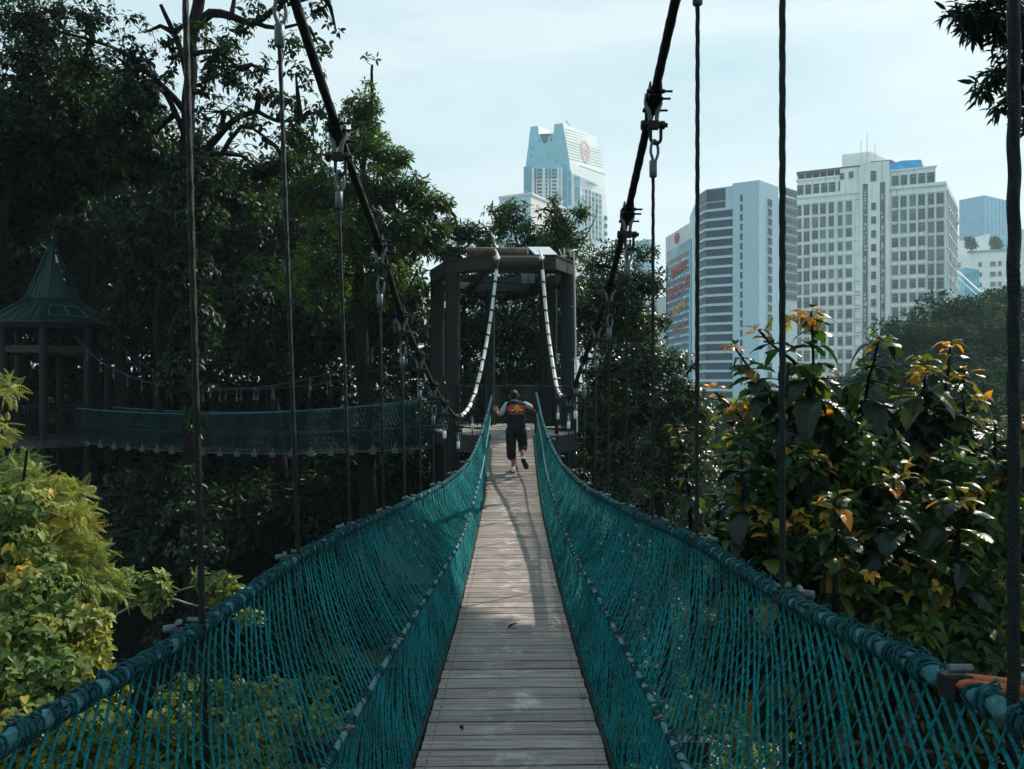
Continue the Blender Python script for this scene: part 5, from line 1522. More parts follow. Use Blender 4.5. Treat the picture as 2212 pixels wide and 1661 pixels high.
# 5. dark trees of the left slope
defs = [
 ('dark leafy tree behind the pavilion spire', [(120, 420, 29, 170, 110), (60, 560, 29, 140, 110), (230, 560, 29, 120, 110), (330, 440, 28, 110, 90), (140, 300, 28, 150, 90)], (180, 1000, 29), 21),
 ('dark leafy tree standing between the pavilion and the second hanger rope', [(380, 520, 24, 120, 100), (470, 620, 24, 120, 100), (320, 640, 25, 110, 90), (520, 480, 23, 90, 80), (420, 380, 22, 90, 70)], (430, 1100, 24), 22),
 ('dark tree overhanging the side bridge net', [(560, 640, 22.5, 110, 90), (640, 720, 22.5, 110, 80), (560, 760, 22.5, 120, 60), (700, 660, 22, 90, 90), (800, 720, 22, 100, 80), (860, 640, 21.5, 70, 90)], (640, 1200, 22.5), 23),
 ('shaded tree low on the slope below the side bridge', [(330, 1060, 22, 110, 70), (460, 1130, 21, 120, 80), (600, 1060, 22, 120, 50), (720, 1100, 21, 110, 70), (300, 1180, 21, 100, 80), (830, 1060, 21, 80, 60)], (500, 1400, 21.5), 24),
 ('dark tree overhead at the far upper left, above the pavilion roof', [(50, 250, 17, 160, 90), (180, 330, 17.5, 130, 80), (70, 390, 18, 140, 70), (260, 240, 17, 90, 70), (20, 480, 18, 90, 70), (320, 330, 18, 80, 60)], (-90, 1100, 18), 25),
]
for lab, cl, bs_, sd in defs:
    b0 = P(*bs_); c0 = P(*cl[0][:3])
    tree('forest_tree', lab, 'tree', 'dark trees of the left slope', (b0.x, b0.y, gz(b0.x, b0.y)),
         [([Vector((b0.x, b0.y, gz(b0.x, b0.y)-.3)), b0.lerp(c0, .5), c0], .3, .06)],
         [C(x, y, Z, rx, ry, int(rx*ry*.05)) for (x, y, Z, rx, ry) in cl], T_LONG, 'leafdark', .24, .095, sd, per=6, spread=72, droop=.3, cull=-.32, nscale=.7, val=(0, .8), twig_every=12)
for x, Z, r, lab in ((200, 26, .2, 'slim dark trunk rising past the pavilion rail'), (262, 25, .28, 'thick dark trunk between the pavilion and the nearest hanger rope'), (345, 23, .16, 'bare dark trunk standing left of the nearest hanger rope'), (580, 26, .22, 'dark trunk seen through the side bridge hangers')):
    p = P(x, 900, Z); g = gz(p.x, p.y)
    t = tag(empty('tree_trunk', (p.x, p.y, g)), lab, 'tree')
    mb = MB(); limb(mb, [Vector((p.x, p.y, g-.3)), Vector((p.x+.15, p.y, g+5)), Vector((p.x-.1, p.y+.1, g+9)), Vector((p.x+.2, p.y, H+6))], r, r*.5, 9, .3, .1, int(x)); mb.build('trunk', M['bark'], t)

# deep woodland that closes the view at the left, one mass
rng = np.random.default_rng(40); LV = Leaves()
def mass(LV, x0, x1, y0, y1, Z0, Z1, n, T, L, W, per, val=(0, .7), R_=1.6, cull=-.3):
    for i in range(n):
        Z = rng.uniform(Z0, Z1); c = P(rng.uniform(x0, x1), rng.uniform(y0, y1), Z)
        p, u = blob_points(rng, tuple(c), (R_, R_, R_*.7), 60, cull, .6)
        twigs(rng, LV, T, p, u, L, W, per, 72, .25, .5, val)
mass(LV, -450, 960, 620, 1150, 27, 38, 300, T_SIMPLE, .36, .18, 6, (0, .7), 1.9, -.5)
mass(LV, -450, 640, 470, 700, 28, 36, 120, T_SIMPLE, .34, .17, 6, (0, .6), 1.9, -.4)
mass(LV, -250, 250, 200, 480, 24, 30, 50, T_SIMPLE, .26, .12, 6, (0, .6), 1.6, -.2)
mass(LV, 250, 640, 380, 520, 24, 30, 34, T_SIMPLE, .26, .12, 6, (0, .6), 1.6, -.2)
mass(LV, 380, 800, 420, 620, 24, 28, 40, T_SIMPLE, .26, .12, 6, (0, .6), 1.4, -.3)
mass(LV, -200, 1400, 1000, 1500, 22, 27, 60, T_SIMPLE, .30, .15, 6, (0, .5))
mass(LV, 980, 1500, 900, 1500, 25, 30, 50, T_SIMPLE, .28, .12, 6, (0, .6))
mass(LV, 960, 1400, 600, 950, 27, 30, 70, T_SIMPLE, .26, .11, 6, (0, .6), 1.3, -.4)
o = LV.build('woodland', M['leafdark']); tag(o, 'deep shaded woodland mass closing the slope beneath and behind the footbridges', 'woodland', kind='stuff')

# yellow-leaved shrub glimpsed under the pavilion eave
for lab, cl, sd in (('yellow lit shrub glimpsed through the dark wood right of the pavilion eave', [(290, 740, 30, 26, 18), (320, 735, 30, 22, 16), (235, 735, 30, 26, 12)], 51),):
    tree('shrub', lab, 'shrub', None, (P(290, 900, 30).x, 30, 4), [vlimb([(285, 900, 30), (288, 760, 30)], .06, .02)], [C(x, y, Z, rx, ry, 60, .6) for (x, y, Z, rx, ry) in cl], T_SIMPLE, 'leafyel', .2, .1, sd, cull=-1)

# 6. lit bushes, lower left
def fronds(LV, rng, blobs, L, W, per=5, val=(0, 1), dens=1.0, droop=.35):
    for (x, y, Z, rx, ry, n) in blobs:
        c, r = pb(x, y, Z, rx, ry)
        p, u = blob_points(rng, c, r, int(n*dens), -1, 1, .4)
        u[:, 1] -= .35                       # most shoots reach out over the open side
        twigs(rng, LV, T_FROND, p, norm(u), L, W, per, 62, droop, .55, val, vclump=.7, vfreq=1.6)
rng = np.random.default_rng(61); LV = Leaves()
root = tag(empty('feather_leaved_shrub', (P(60, 0, 6.4).x, 6.4, gz(-5, 6.4))), 'tall sunlit shrub with comb-like feathery leaves, under the pavilion at the lower left', 'shrub')
fronds(LV, rng, [(40, 1000, 7.2, 30, 12, 7), (60, 1035, 7, 44, 20, 20), (30, 1070, 6.8, 70, 36, 34), (120, 1070, 6.8, 44, 36, 30), (90, 1130, 6.6, 90, 46, 40), (150, 1130, 6.6, 36, 40, 24), (60, 1200, 6.4, 90, 46, 34), (165, 1200, 6.5, 44, 36, 24), (205, 1255, 6.5, 34, 30, 16), (110, 1270, 6.3, 110, 44, 34), (-4, 840, 7.4, 20, 30, 8), (0, 930, 7.4, 18, 24, 6), (245, 1275, 6.6, 18, 16, 6)], .17, .17, 6, (.1, .95), 1.9)
mb = MB()
for x0, y0, x1, y1 in ((40, 1700, 60, 970), (90, 1700, 110, 1010), (150, 1650, 175, 1110), (60, 1700, 40, 1100), (180, 1600, 215, 1240), (-30, 1500, 5, 850)):
    limb(mb, [P(x0, y0+300, 6.6), P((x0+x1)/2-12, (y0+y1)/2, 6.7), P(x1, y1, 6.8)], .045, .012, 6, .15, .05, x0)
mb.build('stem', M['bark'], root); LV.build('foliage', M['leafyel'], root)

def leafy(name, lab, cat, base, blobs, T, L, W, mat, sd, per=5, dens=.05, val=(0, 1), droop=.45, vclump=.35, stems=(), spread=66, cull=-1, group=None, toward=.5):
    rng = np.random.default_rng(sd); LV = Leaves()
    root = tag(empty(name, base), lab, cat, group)
    for (x, y, Z, rx, ry) in blobs:
        c, r = pb(x, y, Z, rx, ry)
        p, u = blob_points(rng, c, r, int(rx*ry*dens), cull, 1.5, .4); u[:, 1] -= toward
        twigs(rng, LV, T, p, norm(u), L, W, per, spread, droop, .4, val, vclump=vclump, vfreq=2.0)
    mb = MB()
    for s in stems: limb(mb, [P(*q) for q in s[0]], s[1], s[1]*.3, 6, .12, .04, sd)
    if mb.v: mb.build('stem', M[s[2] if len(s) > 2 else 'bark'], root)
    LV.build('foliage', M[mat], root)
    return root
leafy('climbing_vine', 'sunlit vine with broad heart-shaped green leaves and orange shoots, low at the left', 'vine', (P(40, 0, 5.6).x, 5.6, gz(-3.8, 5.6)),
      [(40, 1090, 6, 70, 50), (20, 1180, 5.9, 90, 60), (60, 1270, 5.7, 100, 60), (40, 1370, 5.4, 90, 60), (110, 1330, 5.6, 60, 50), (30, 1460, 5.2, 90, 60), (120, 1450, 5.3, 80, 50), (60, 1560, 5, 120, 60), (180, 1560, 5, 90, 50), (100, 1650, 4.9, 150, 50)],
      T_HEART, .062, .044, 'leafvine', 62, 5, .033, (.08, 1), .8, .55, [([(20, 1750, 5.6), (50, 1400, 5.7), (30, 1150, 5.9)], .02)])
leafy('small_leaved_shrub', 'bright yellow small-leaved shrub bulging over the slope just above the left hand rope', 'shrub', (P(150, 0, 6).x, 6, gz(-3.6, 6)),
      [(150, 1370, 6, 70, 50), (205, 1350, 6, 30, 34), (190, 1410, 5.9, 44, 40), (110, 1420, 5.8, 60, 40), (170, 1340, 6, 50, 26), (230, 1480, 5.9, 40, 40)], T_HEART, .062, .04, 'leafyel', 63, 6, .085, (.35, .9), .3, .3, [([(150, 1700, 6), (150, 1500, 6), (160, 1380, 6)], .03)])
leafy('leaning_sapling', 'thin pale bare branches with small leaf tufts, reaching behind the nearest left hanger rope', 'sapling', (P(250, 0, 8).x, 8, gz(-4, 8)),
      [(300, 1258, 8, 26, 16), (345, 1262, 7.9, 22, 26), (350, 1290, 7.9, 16, 16), (450, 1252, 7.8, 26, 16), (480, 1262, 7.8, 36, 18), (505, 1280, 7.8, 24, 20), (470, 1290, 7.8, 24, 12), (500, 1310, 7.8, 26, 10), (300, 1290, 8, 20, 14), (270, 1250, 8, 30, 18), (540, 1330, 7.8, 20, 16), (330, 1310, 7.9, 14, 12)],
      T_HEART, .085, .05, 'leafyel', 64, 6, .045, (.15, .7), .4, .3,
      [([(230, 1340, 8), (300, 1300, 8), (335, 1294, 7.9), (395, 1270, 7.9), (450, 1262, 7.8), (490, 1256, 7.8)], .018, 'paletwig'), ([(280, 1310, 8), (350, 1290, 7.9), (400, 1300, 7.9), (440, 1312, 7.8), (500, 1316, 7.8)], .018, 'paletwig')])
leafy('ground_vine', 'sunlit leafy vine seen through the near left net, below the bridge', 'vine', (P(450, 0, 6.5).x, 6.5, gz(-2.8, 6.5)),
      [(400, 1500, 6.6, 70, 40), (500, 1500, 6.6, 70, 36), (600, 1490, 6.8, 60, 30), (680, 1480, 7, 50, 26), (340, 1580, 6.2, 100, 50), (460, 1580, 6.2, 90, 50), (580, 1570, 6.3, 90, 50), (680, 1560, 6.6, 60, 46), (300, 1660, 5.9, 120, 50), (450, 1660, 5.9, 110, 50), (600, 1650, 6, 100, 50), (720, 1640, 6.3, 60, 40), (760, 1560, 7, 30, 30)],
      T_HEART, .064, .046, 'leafvine', 65, 5, .028, (.0, .95), .8, .6)
# weeds under the bridge, only glimpsed through the nets
rng = np.random.default_rng(70); LV = Leaves()
for i in range(520):
    x = rng.uniform(-6, 9); y = rng.uniform(3, 24); z = gz(x, y)+rng.uniform(0, 1.4 if x < 1 else 2.6)
    p, u = blob_points(rng, (x, y, z), (.9, .9, .7), 16, -1)
    twigs(rng, LV, T_LONG, p, u, .22, .09, 5, 66, .3, .5, (0, .9), vclump=.3)
for i in range(420):
    x = rng.uniform(4, 60); y = rng.uniform(14, 70); z = gz(x, y)+rng.uniform(0, 1.6)
    p, u = blob_points(rng, (x, y, z), (2.2, 2.2, 1.2), 16, -1)
    twigs(rng, LV, T_SIMPLE, p, u, .5, .26, 5, 66, .3, .5, (0, .8), vclump=.3)
o = LV.build('undergrowth', M['leafmid']); tag(o, 'shaded leafy undergrowth on the slope under the footbridge', 'undergrowth', kind='stuff')

# 7. large-leaved saplings, right
M['teak'] = None
def teakmat():
    m, nt, b, out = newmat('large_leaf'); N, L = nt.nodes, nt.links
    at = N.new('ShaderNodeAttribute'); at.attribute_name = 'rnd'
    r = N.new('ShaderNodeValToRGB'); el = r.color_ramp.elements
    st = [(0, (.005, .016, .012)), (.45, (.010, .034, .016)), (.66, (.05, .095, .015)), (.80, (.16, .13, .03)), (.86, (.55, .20, .02)), (1, (.75, .30, .02))]
    while len(el) < len(st): el.new(.5)
    for e, (p, c) in zip(el, st): e.position = p; e.color = list(c)+[1]
    nz = N.new('ShaderNodeTexNoise'); nz.inputs['Scale'].default_value = 7; nz.inputs['Detail'].default_value = 5
    tc = N.new('ShaderNodeTexCoord'); L.new(tc.outputs['Object'], nz.inputs['Vector'])
    ma = N.new('ShaderNodeMath'); ma.operation = 'MULTIPLY_ADD'; ma.inputs[1].default_value = .22; L.new(nz.outputs['Fac'], ma.inputs[0])
    sb = N.new('ShaderNodeMath'); sb.operation = 'SUBTRACT'; sb.inputs[1].default_value = .11; L.new(at.outputs['Fac'], sb.inputs[0]); L.new(sb.outputs[0], ma.inputs[2])
    L.new(ma.outputs[0], r.inputs[0]); L.new(r.outputs[0], b.inputs['Base Color'])
    b.inputs['Roughness'].default_value = .33; b.inputs['Specular IOR Level'].default_value = .38
    t = N.new('ShaderNodeBsdfTranslucent'); mul = N.new('ShaderNodeMix'); mul.data_type = 'RGBA'; mul.blend_type = 'MULTIPLY'; mul.inputs[0].default_value = 1
    L.new(r.outputs[0], mul.inputs[6]); mul.inputs[7].default_value = (1.5, 1.5, .5, 1); L.new(mul.outputs[2], t.inputs['Color'])
    mx = N.new('ShaderNodeMixShader'); mx.inputs[0].default_value = .42
    L.new(b.outputs[0], mx.inputs[1]); L.new(t.outputs[0], mx.inputs[2]); L.new(mx.outputs[0], out.inputs['Surface'])
    return m
M['teak'] = teakmat()
def bigleaf(curl, fold, wav, sd):
    """broad oval leaf whose side veins are pressed into ridges"""
    rg = random.Random(sd); nu, nv = 6, 60; v = []; f = []
    for j in range(nv+1):
        t = j/nv
        w = math.sin(math.pi*min(1, t**.72))**.75*(1 if t < .9 else (1-t)/.1*.6+.4) if 0 < t < 1 else .0
        w = max(w*(1+.07*math.sin(t*23+sd)+.05*math.sin(t*41+sd*2)), .012)
        for i in range(-nu, nu+1):
            s = i/nu; x = s*w*.5
            ridge = .010*math.cos((t*9-abs(s)*1.6)*2*math.pi)*(1 if 0 < abs(s) < 1 else .3)
            z = -curl*1.25*t*t+fold*abs(s)*w*.5-.10*s*s*w+ridge+wav*math.sin(t*9+s*2+sd)*abs(s)
            v.append((x, t*math.cos(curl*t*.5)+.05*abs(s)*w, z))
    m = 2*nu+1
    for j in range(nv):
        for i in range(m-1): f.append((j*m+i, j*m+i+1, (j+1)*m+i+1, (j+1)*m+i))
    # stalk
    b = len(v); v += [(-.012, -.14, .02), (.012, -.14, .02), (.012, .0, 0), (-.012, .0, 0)]; f.append((b, b+1, b+2, b+3))
    return tpl(v, f)
BIG = [bigleaf(.35, .25, .015, 1), bigleaf(.62, .1, .03, 2), bigleaf(.9, .35, .02, 3), bigleaf(.2, .5, .03, 4), bigleaf(.5, -.15, .04, 5)]
def sapling(lab, stem, sd, L=.5, nodes=7, top='orange', lean=0, gap=.30, dark=(0, .62)):
    rng = np.random.default_rng(sd); L *= .74
    pts = smooth_pts([P(*q) for q in stem], .06)            # from top to bottom
    root = tag(empty('large_leaved_sapling', (pts[-1].x, pts[-1].y, pts[-1].z)), lab, 'sapling', 'large-leaved saplings right of the bridge')
    mb = MB(); k = len(pts); mb.tube(pts, [.010+.030*i/k for i in range(k)], 8)
    LV = Leaves(); acc = 0; az = rng.uniform(0, 3.14); d = .05; young = Leaves(); gap *= .74; nodes = int(nodes*1.6)
    # young upright leaves at the tip
    if top:
        n = 9
        for i in range(n):
            a = i*.7+rng.normal()*.25; T = BIG[rng.integers(0, 5)]
            dd = np.array([[math.cos(a), math.sin(a)*.8, rng.uniform(-.1, .8)]])
            s = L*rng.uniform(.24, .42)
            young.add(T, np.array([tuple(pts[0])])+dd*.05+np.array([[0, 0, rng.uniform(-.10, .03)]]), dd, np.array([[-math.cos(a)*.6, -math.sin(a)*.6, 1]]), np.array([s]), np.array([s*.62]), np.array([rng.uniform(.88, 1) if top == 'orange' and i < 7 else rng.uniform(.55, .82)]))
    tot = 0; nxt = .06; node = 0; prev = pts[0]
    for p in pts[1:]:
        tot += (p-prev).length; prev = p
        if tot >= nxt and node < nodes*1.5:
            size = L*min(.86, .5+.12*node)*rng.uniform(.5, 1.15)
            for q in range(3 if node < 2 else 4):
                a = az+math.pi*q*(.667 if node < 2 else .5)+rng.normal()*.3
                dd = np.array([[math.cos(a), math.sin(a), .22-.09*node+rng.normal()*.22]])
                up = np.array([[-math.cos(a)*.15+rng.normal()*.15, -math.sin(a)*.15+rng.normal()*.15, 1]])
                st = Vector((math.cos(a), math.sin(a), .25)).normalized()*size*.22
                mb.tube([p, p+st*.6+Vector((0, 0, .01)), p+st], [.010, .008, .006], 5)
                v = rng.uniform(*dark) if rng.random() < .93 else rng.uniform(.62, .84)
                if node == 0 and rng.random() < .5: v = rng.uniform(.7, .9)
                LV.add(BIG[rng.integers(0, 5)], np.array([tuple(p+st)]), dd, up, np.array([size]), np.array([size*rng.uniform(.58, .78)]), np.array([v]))
            az += 1.35+rng.normal()*.2; node += 1; nxt += gap*.72*rng.uniform(.8, 1.2)*(.7 if node < 3 else 1)
    mb.build('stem', M['bark'], root)
    LV.build('foliage', M['teak'], root)
    if top: young.build('young_leaves', M['teak'], root)
    return root
sapling('tallest large-leaved sapling, a straight dark stem crowned with glowing orange young leaves', [(1752, 672, 7.2), (1757, 790, 7.2), (1757, 1000, 7.2), (1750, 1500, 7.2)], 1, .58, 9, 'orange')
sapling('large-leaved shoot leaning left with two small orange leaves on a thin stalk', [(1638, 712, 7.4), (1668, 745, 7.4), (1730, 800, 7.4), (1757, 900, 7.3), (1756, 1100, 7.3)], 2, .36, 4, 'orange', gap=.34)
sapling('leaning shoot with an orange tip just below the pale blue block wall', [(1588, 752, 7.8), (1615, 790, 7.8), (1660, 850, 7.7), (1700, 960, 7.6), (1720, 1300, 7.5)], 3, .46, 7, 'orange', gap=.27)
sapling('outermost large-leaved shoot, orange leaves over the foot of the strip-windowed block', [(1545, 848, 8), (1570, 872, 8), (1620, 930, 7.9), (1660, 1050, 7.8), (1680, 1400, 7.7)], 4, .46, 8, 'orange', gap=.26)
sapling('large-leaved sapling with drooping green and yellow leaves, beneath the office block stair core', [(1900, 728, 7.6), (1888, 780, 7.6), (1868, 900, 7.6), (1860, 1400, 7.5)], 5, .62, 8, 'green', gap=.30, dark=(.1, .75))
sapling('sapling with ragged brown and silvery leaves right of the folded green leaf', [(2000, 790, 7.5), (1995, 850, 7.5), (1985, 1000, 7.5), (1980, 1450, 7.4)], 6, .52, 8, 'green', gap=.28, dark=(.1, .82))
sapling('shoot with a single curved orange leaf standing up on its tip', [(2052, 748, 7.8), (2050, 790, 7.8), (2040, 900, 7.7), (2030, 1400, 7.6)], 7, .44, 8, 'orange', gap=.27, dark=(.1, .8))
sapling('shoot with stacked orange leaves beside the rightmost hanger rope', [(2085, 800, 7.6), (2080, 850, 7.6), (2090, 1000, 7.5), (2090, 1450, 7.4)], 8, .42, 8, 'orange', gap=.27, dark=(.1, .8))
sapling('low sapling half behind the rightmost hanger rope, reddish leaves', [(2150, 915, 7.2), (2148, 1000, 7.2), (2140, 1500, 7.2)], 9, .46, 8, 'green', gap=.26, dark=(.2, .84))
sapling('sapling past the rightmost hanger rope', [(2215, 900, 7), (2210, 1000, 7), (2205, 1500, 7)], 10, .46, 8, 'orange', gap=.26, dark=(.1, .8))
sapling('short sapling with a fan-ribbed leaf between the second and third right hanger ropes', [(1600, 985, 6.9), (1605, 1080, 6.9), (1600, 1500, 6.9)], 11, .44, 7, 'green', gap=.26)
sapling('short sapling with a fan-ribbed green leaf left of the third right hanger rope', [(1462, 930, 8), (1475, 980, 8), (1490, 1100, 8), (1500, 1500, 8)], 12, .30, 5, 'green', gap=.26, dark=(.2, .7))
sapling('dark-leaved sapling low behind the right hand rope, broad leaf turned to the light', [(1800, 1080, 6.2), (1805, 1150, 6.2), (1800, 1600, 6.2)], 13, .5, 6, 'green', gap=.26)
sapling('dark-leaved sapling low behind the right hand rope, silvery leaf backs', [(1930, 1040, 6.4), (1935, 1150, 6.4), (1930, 1600, 6.4)], 14, .54, 7, 'green', gap=.26)
sapling('dark-leaved sapling low behind the right hand rope, next to the rightmost hanger rope', [(2070, 1060, 6.2), (2070, 1150, 6.2), (2065, 1600, 6.2)], 15, .5, 6, 'green', gap=.26, dark=(.1, .8))
sapling('low sapling in the shade between the right hanger ropes, near the glossy tree foot', [(1660, 1130, 6.6), (1662, 1200, 6.6), (1660, 1600, 6.6)], 16, .44, 6, 'green', gap=.24)

leafy('mixed_thicket', 'tangle of small green and orange leaves filling in behind the large-leaved saplings', 'thicket', (P(1900, 0, 9).x, 9, gz(5, 9)),
      [(1620, 960, 9.2, 60, 60), (1700, 900, 9, 80, 60), (1700, 1050, 8.8, 110, 80), (1600, 1130, 8.8, 80, 90), (1820, 960, 9, 90, 80), (1850, 1090, 8.6, 110, 90), (1960, 960, 9, 80, 70), (2000, 1090, 8.6, 110, 90), (2080, 950, 9, 70, 60), (2150, 1060, 8.6, 90, 90), (2230, 1010, 8.6, 70, 90),
       (1640, 1270, 8, 110, 90), (1780, 1250, 8, 120, 90), (1930, 1260, 7.8, 120, 100), (2080, 1260, 7.8, 120, 100), (2210, 1270, 7.8, 90, 110), (1520, 1200, 8.8, 60, 80), (1800, 1420, 7.4, 150, 80), (2000, 1440, 7.2, 150, 90), (2180, 1440, 7.2, 100, 90), (1600, 1420, 7.6, 100, 80), (1900, 1600, 6.8, 200, 90), (2130, 1600, 6.8, 120, 90)],
      T_LONG, .15, .075, 'leafgloss', 80, 5, .0125, (0, .9), .35, .15, toward=.1)
leafy('broad_leaved_bush', 'bush of mid-sized green leaves packed between the large-leaved sapling stems', 'bush', (P(1800, 0, 8).x, 8, gz(4, 8)),
      [(1740, 850, 7.8, 60, 40), (1640, 940, 8, 50, 40), (1840, 870, 7.8, 50, 30), (1990, 900, 7.9, 60, 30), (2110, 950, 8, 50, 40), (1740, 920, 7.8, 90, 60), (1850, 930, 7.8, 90, 60), (1960, 940, 7.8, 90, 60), (1680, 1020, 7.8, 90, 60), (1820, 1030, 7.6, 100, 60), (1960, 1040, 7.6, 100, 60), (2100, 1040, 7.6, 80, 60), (2200, 1000, 7.6, 60, 60), (1640, 1120, 7.6, 70, 60), (1780, 1150, 7.2, 90, 60), (1930, 1160, 7.2, 90, 60), (2080, 1160, 7.2, 90, 60), (2200, 1150, 7.2, 60, 60)],
      T_CURL, .19, .115, 'teak', 83, 4, .0062, (0, .72), .35, .2, toward=.2)
leafy('small_leaved_thicket', 'loose mid-green small-leaved growth in front of the large-leaved saplings, down to the rope', 'thicket', (P(1700, 0, 7).x, 7, gz(3, 7)),
      [(1640, 1080, 7, 60, 50), (1720, 1010, 7, 60, 40), (1800, 1100, 6.9, 70, 50), (1890, 990, 7, 70, 50), (1980, 1100, 6.8, 80, 50), (2080, 1010, 6.9, 60, 50), (2160, 1120, 6.7, 60, 60), (1580, 1180, 7, 60, 50), (1700, 1200, 6.8, 70, 50), (1850, 1240, 6.5, 80, 60), (2000, 1250, 6.4, 90, 60), (2140, 1270, 6.3, 80, 60), (1950, 1370, 6.1, 90, 50), (2110, 1390, 6, 80, 50), (1800, 920, 7.2, 60, 30), (1640, 960, 7.3, 50, 40)],
      T_LONG, .125, .058, 'leafmid', 84, 6, .012, (0, .9), .45, .4)
leafy('orange_leaved_shrub', 'scattered orange and yellow leaves within the thicket behind the right hand rope', 'shrub', (P(2000, 0, 7.4).x, 7.4, gz(4, 7.4)),
      [(1560, 1180, 7.6, 50, 60), (1700, 1190, 7, 60, 50), (1960, 1190, 7, 90, 60), (2090, 1180, 7, 60, 60), (1900, 1340, 6.6, 90, 60), (2060, 1330, 6.6, 90, 60), (2180, 1300, 6.8, 60, 70), (1600, 960, 8, 40, 40), (1990, 1010, 7.4, 60, 40), (2180, 1120, 7, 40, 60), (1650, 1120, 6.9, 80, 40), (1780, 1130, 6.8, 80, 40), (1880, 1230, 6.4, 90, 50), (2020, 1270, 6.3, 90, 50), (1740, 1000, 7, 60, 40), (1940, 1020, 6.9, 60, 40), (2090, 1060, 6.8, 60, 40), (1690, 700, 7.4, 40, 16), (1740, 690, 7.3, 50, 14), (1790, 690, 7.3, 40, 14), (1620, 860, 7.8, 40, 40), (1570, 900, 7.9, 30, 30), (1990, 800, 7.6, 40, 30), (2090, 870, 7.7, 40, 40)],
      T_HEART, .080, .055, 'leafvine', 81, 4, .0062, (.62, 1), .45, .15)

# overhanging tree, upper right: narrow leaves in view, unseen dense crown shaped to shade the near deck
def keep(a):
    x, y, z = a; z -= H
    z0 = z-1.175*x
    return -2.45 < z0 < .8 and y-.84*x < 6.35+1.7*(z0+1.8)
rt = tree('overhanging_tree', 'tree hanging its narrow drooping dark leaves in from the upper right', 'tree', None, (12.5, 8, gz(12.5, 8)),
     [([Vector((12.6, 8, -2)), Vector((12.2, 8.2, 8)), Vector((11, 9, 16)), Vector((9.5, 10, 19.5))], .3, .08), ([Vector((11.3, 8.8, 14.5)), Vector((8.5, 8.8, 14.4)), Vector((6.4, 9, 13.8)), Vector((5.7, 9, 13.6))], .07, .012),
      ([Vector((11.6, 8.6, 12.6)), Vector((8, 8.9, 12.7)), Vector((6.1, 9, 12.4))], .05, .01), ([Vector((9.5, 10, 19.5)), Vector((8.5, 12, 20)), Vector((8, 14, 20))], .08, .02), ([Vector((9.5, 10, 19.5)), Vector((8.8, 7, 19)), Vector((8.4, 3, 18))], .08, .02)],
     [((9.3, 10.2, 17.8+1.0), (2.6, 5.2, 3.2), 3600), ((9.2, 5.5, 18.2), (2.4, 5.0, 3.4), 3000), ((9.0, 12.6, 19.0), (2.0, 3.4, 2.8), 2400)],
     T_LONG, 'leafdark', .24, .085, 90, per=6, spread=75, droop=.5, cull=-1, trunk_r=.2, shell=.33, filt=keep)
rng = np.random.default_rng(91); LV = Leaves(); mb = MB()
for (x, y, rx, ry, n) in ((2130, 20, 60, 26, 20), (2080, 30, 40, 22, 12), (2160, 55, 50, 24, 14), (2105, 68, 26, 14, 5), (2190, 130, 30, 40, 16), (2205, 200, 24, 40, 12), (2150, 165, 24, 24, 7), (2120, 190, 18, 18, 4), (2160, 230, 16, 12, 4), (2225, 60, 40, 60, 22), (2235, 260, 20, 30, 6), (2216, 20, 30, 30, 12)):
    c, r = pb(x, y, 8.9, rx, ry); p, u = blob_points(rng, c, r, int(n*1.6), -1)
    twigs(rng, LV, T_LONG, p, u, .17, .042, 6, 62, .75, 0, (0, .5))
    for q in p[::2]:
        q = Vector(q); mb.tube([Vector(c)+Vector((.3, 0, .1)), Vector(c).lerp(q, .5)+Vector((.05, 0, .04)), q], [.008, .006, .003], 4, caps=False)
for (c, r, n) in (((1.5, -1.5, H+8.5), (7, 4.2, 1.4), 1900), ((-4, -3.5, H+7), (5, 3.5, 1.6), 900), ((7, 1.5, H+9.5), (4, 4, 1.5), 900)):  # unseen leaves over the camera, added to darken the near deck and ropes
    p, u = blob_points(rng, c, r, n, -.2, .5, .8)
    twigs(rng, LV, T_LONG, p, u, .26, .10, 6, 72, .4, .3, (0, .7))
limb(mb, [Vector((10.5, 9, 17.5)), Vector((7, 3, 18)), Vector((2, -1, 18.4)), Vector((-5, -3, 17))], .12, .03, 6, .5, .1, 5)
LV.build('fringe_and_shade_leaves', M['leafdark'], rt); mb.build('twig', M['bark'], rt)

# 8. trees of the valley beyond
def far_tree(base, r, h, kind, n=900, L=.55):
    """one crown built at the origin, to be copied"""
    rng = np.random.default_rng(kind); root = empty('valley_tree', (0, 0, 0)); LV = Leaves(); mb = MB()
    limb(mb, [Vector((0, 0, 0)), Vector((.2, .1, h*.4)), Vector((0, 0, h*.7))], .4, .15, 7, .8, .2, kind)
    for i in range(16):
        a = rng.uniform(0, 6.28); q = rng.uniform(.25, .75)*r; z = h-r*.9+rng.uniform(-.5, .75)*r*.8
        c = (math.cos(a)*q, math.sin(a)*q, z)
        limb(mb, [Vector((0, 0, h*.45)), Vector((c[0]*.5, c[1]*.5, c[2]*.85)), Vector(c)], .14, .04, 5, .8, .1, i)
        p, u = blob_points(rng, c, (r*.42, r*.42, r*.32), n//9, -.2, .5, .4)
        twigs(rng, LV, T_SIMPLE, p, u, L, L*.5, 5, 70, .2, .6, (0, 1), vclump=.6, vfreq=.4)
    mb.build('trunk', M['bark'], root); LV.build('crown', M['leafhaze'], root)
    return root
protos = [far_tree(0, 5.2, 13, 101, 1500, .42), far_tree(0, 4.2, 11, 102, 1300, .36), far_tree(0, 6.2, 15, 103, 1500, .5)]
used = [False]*3
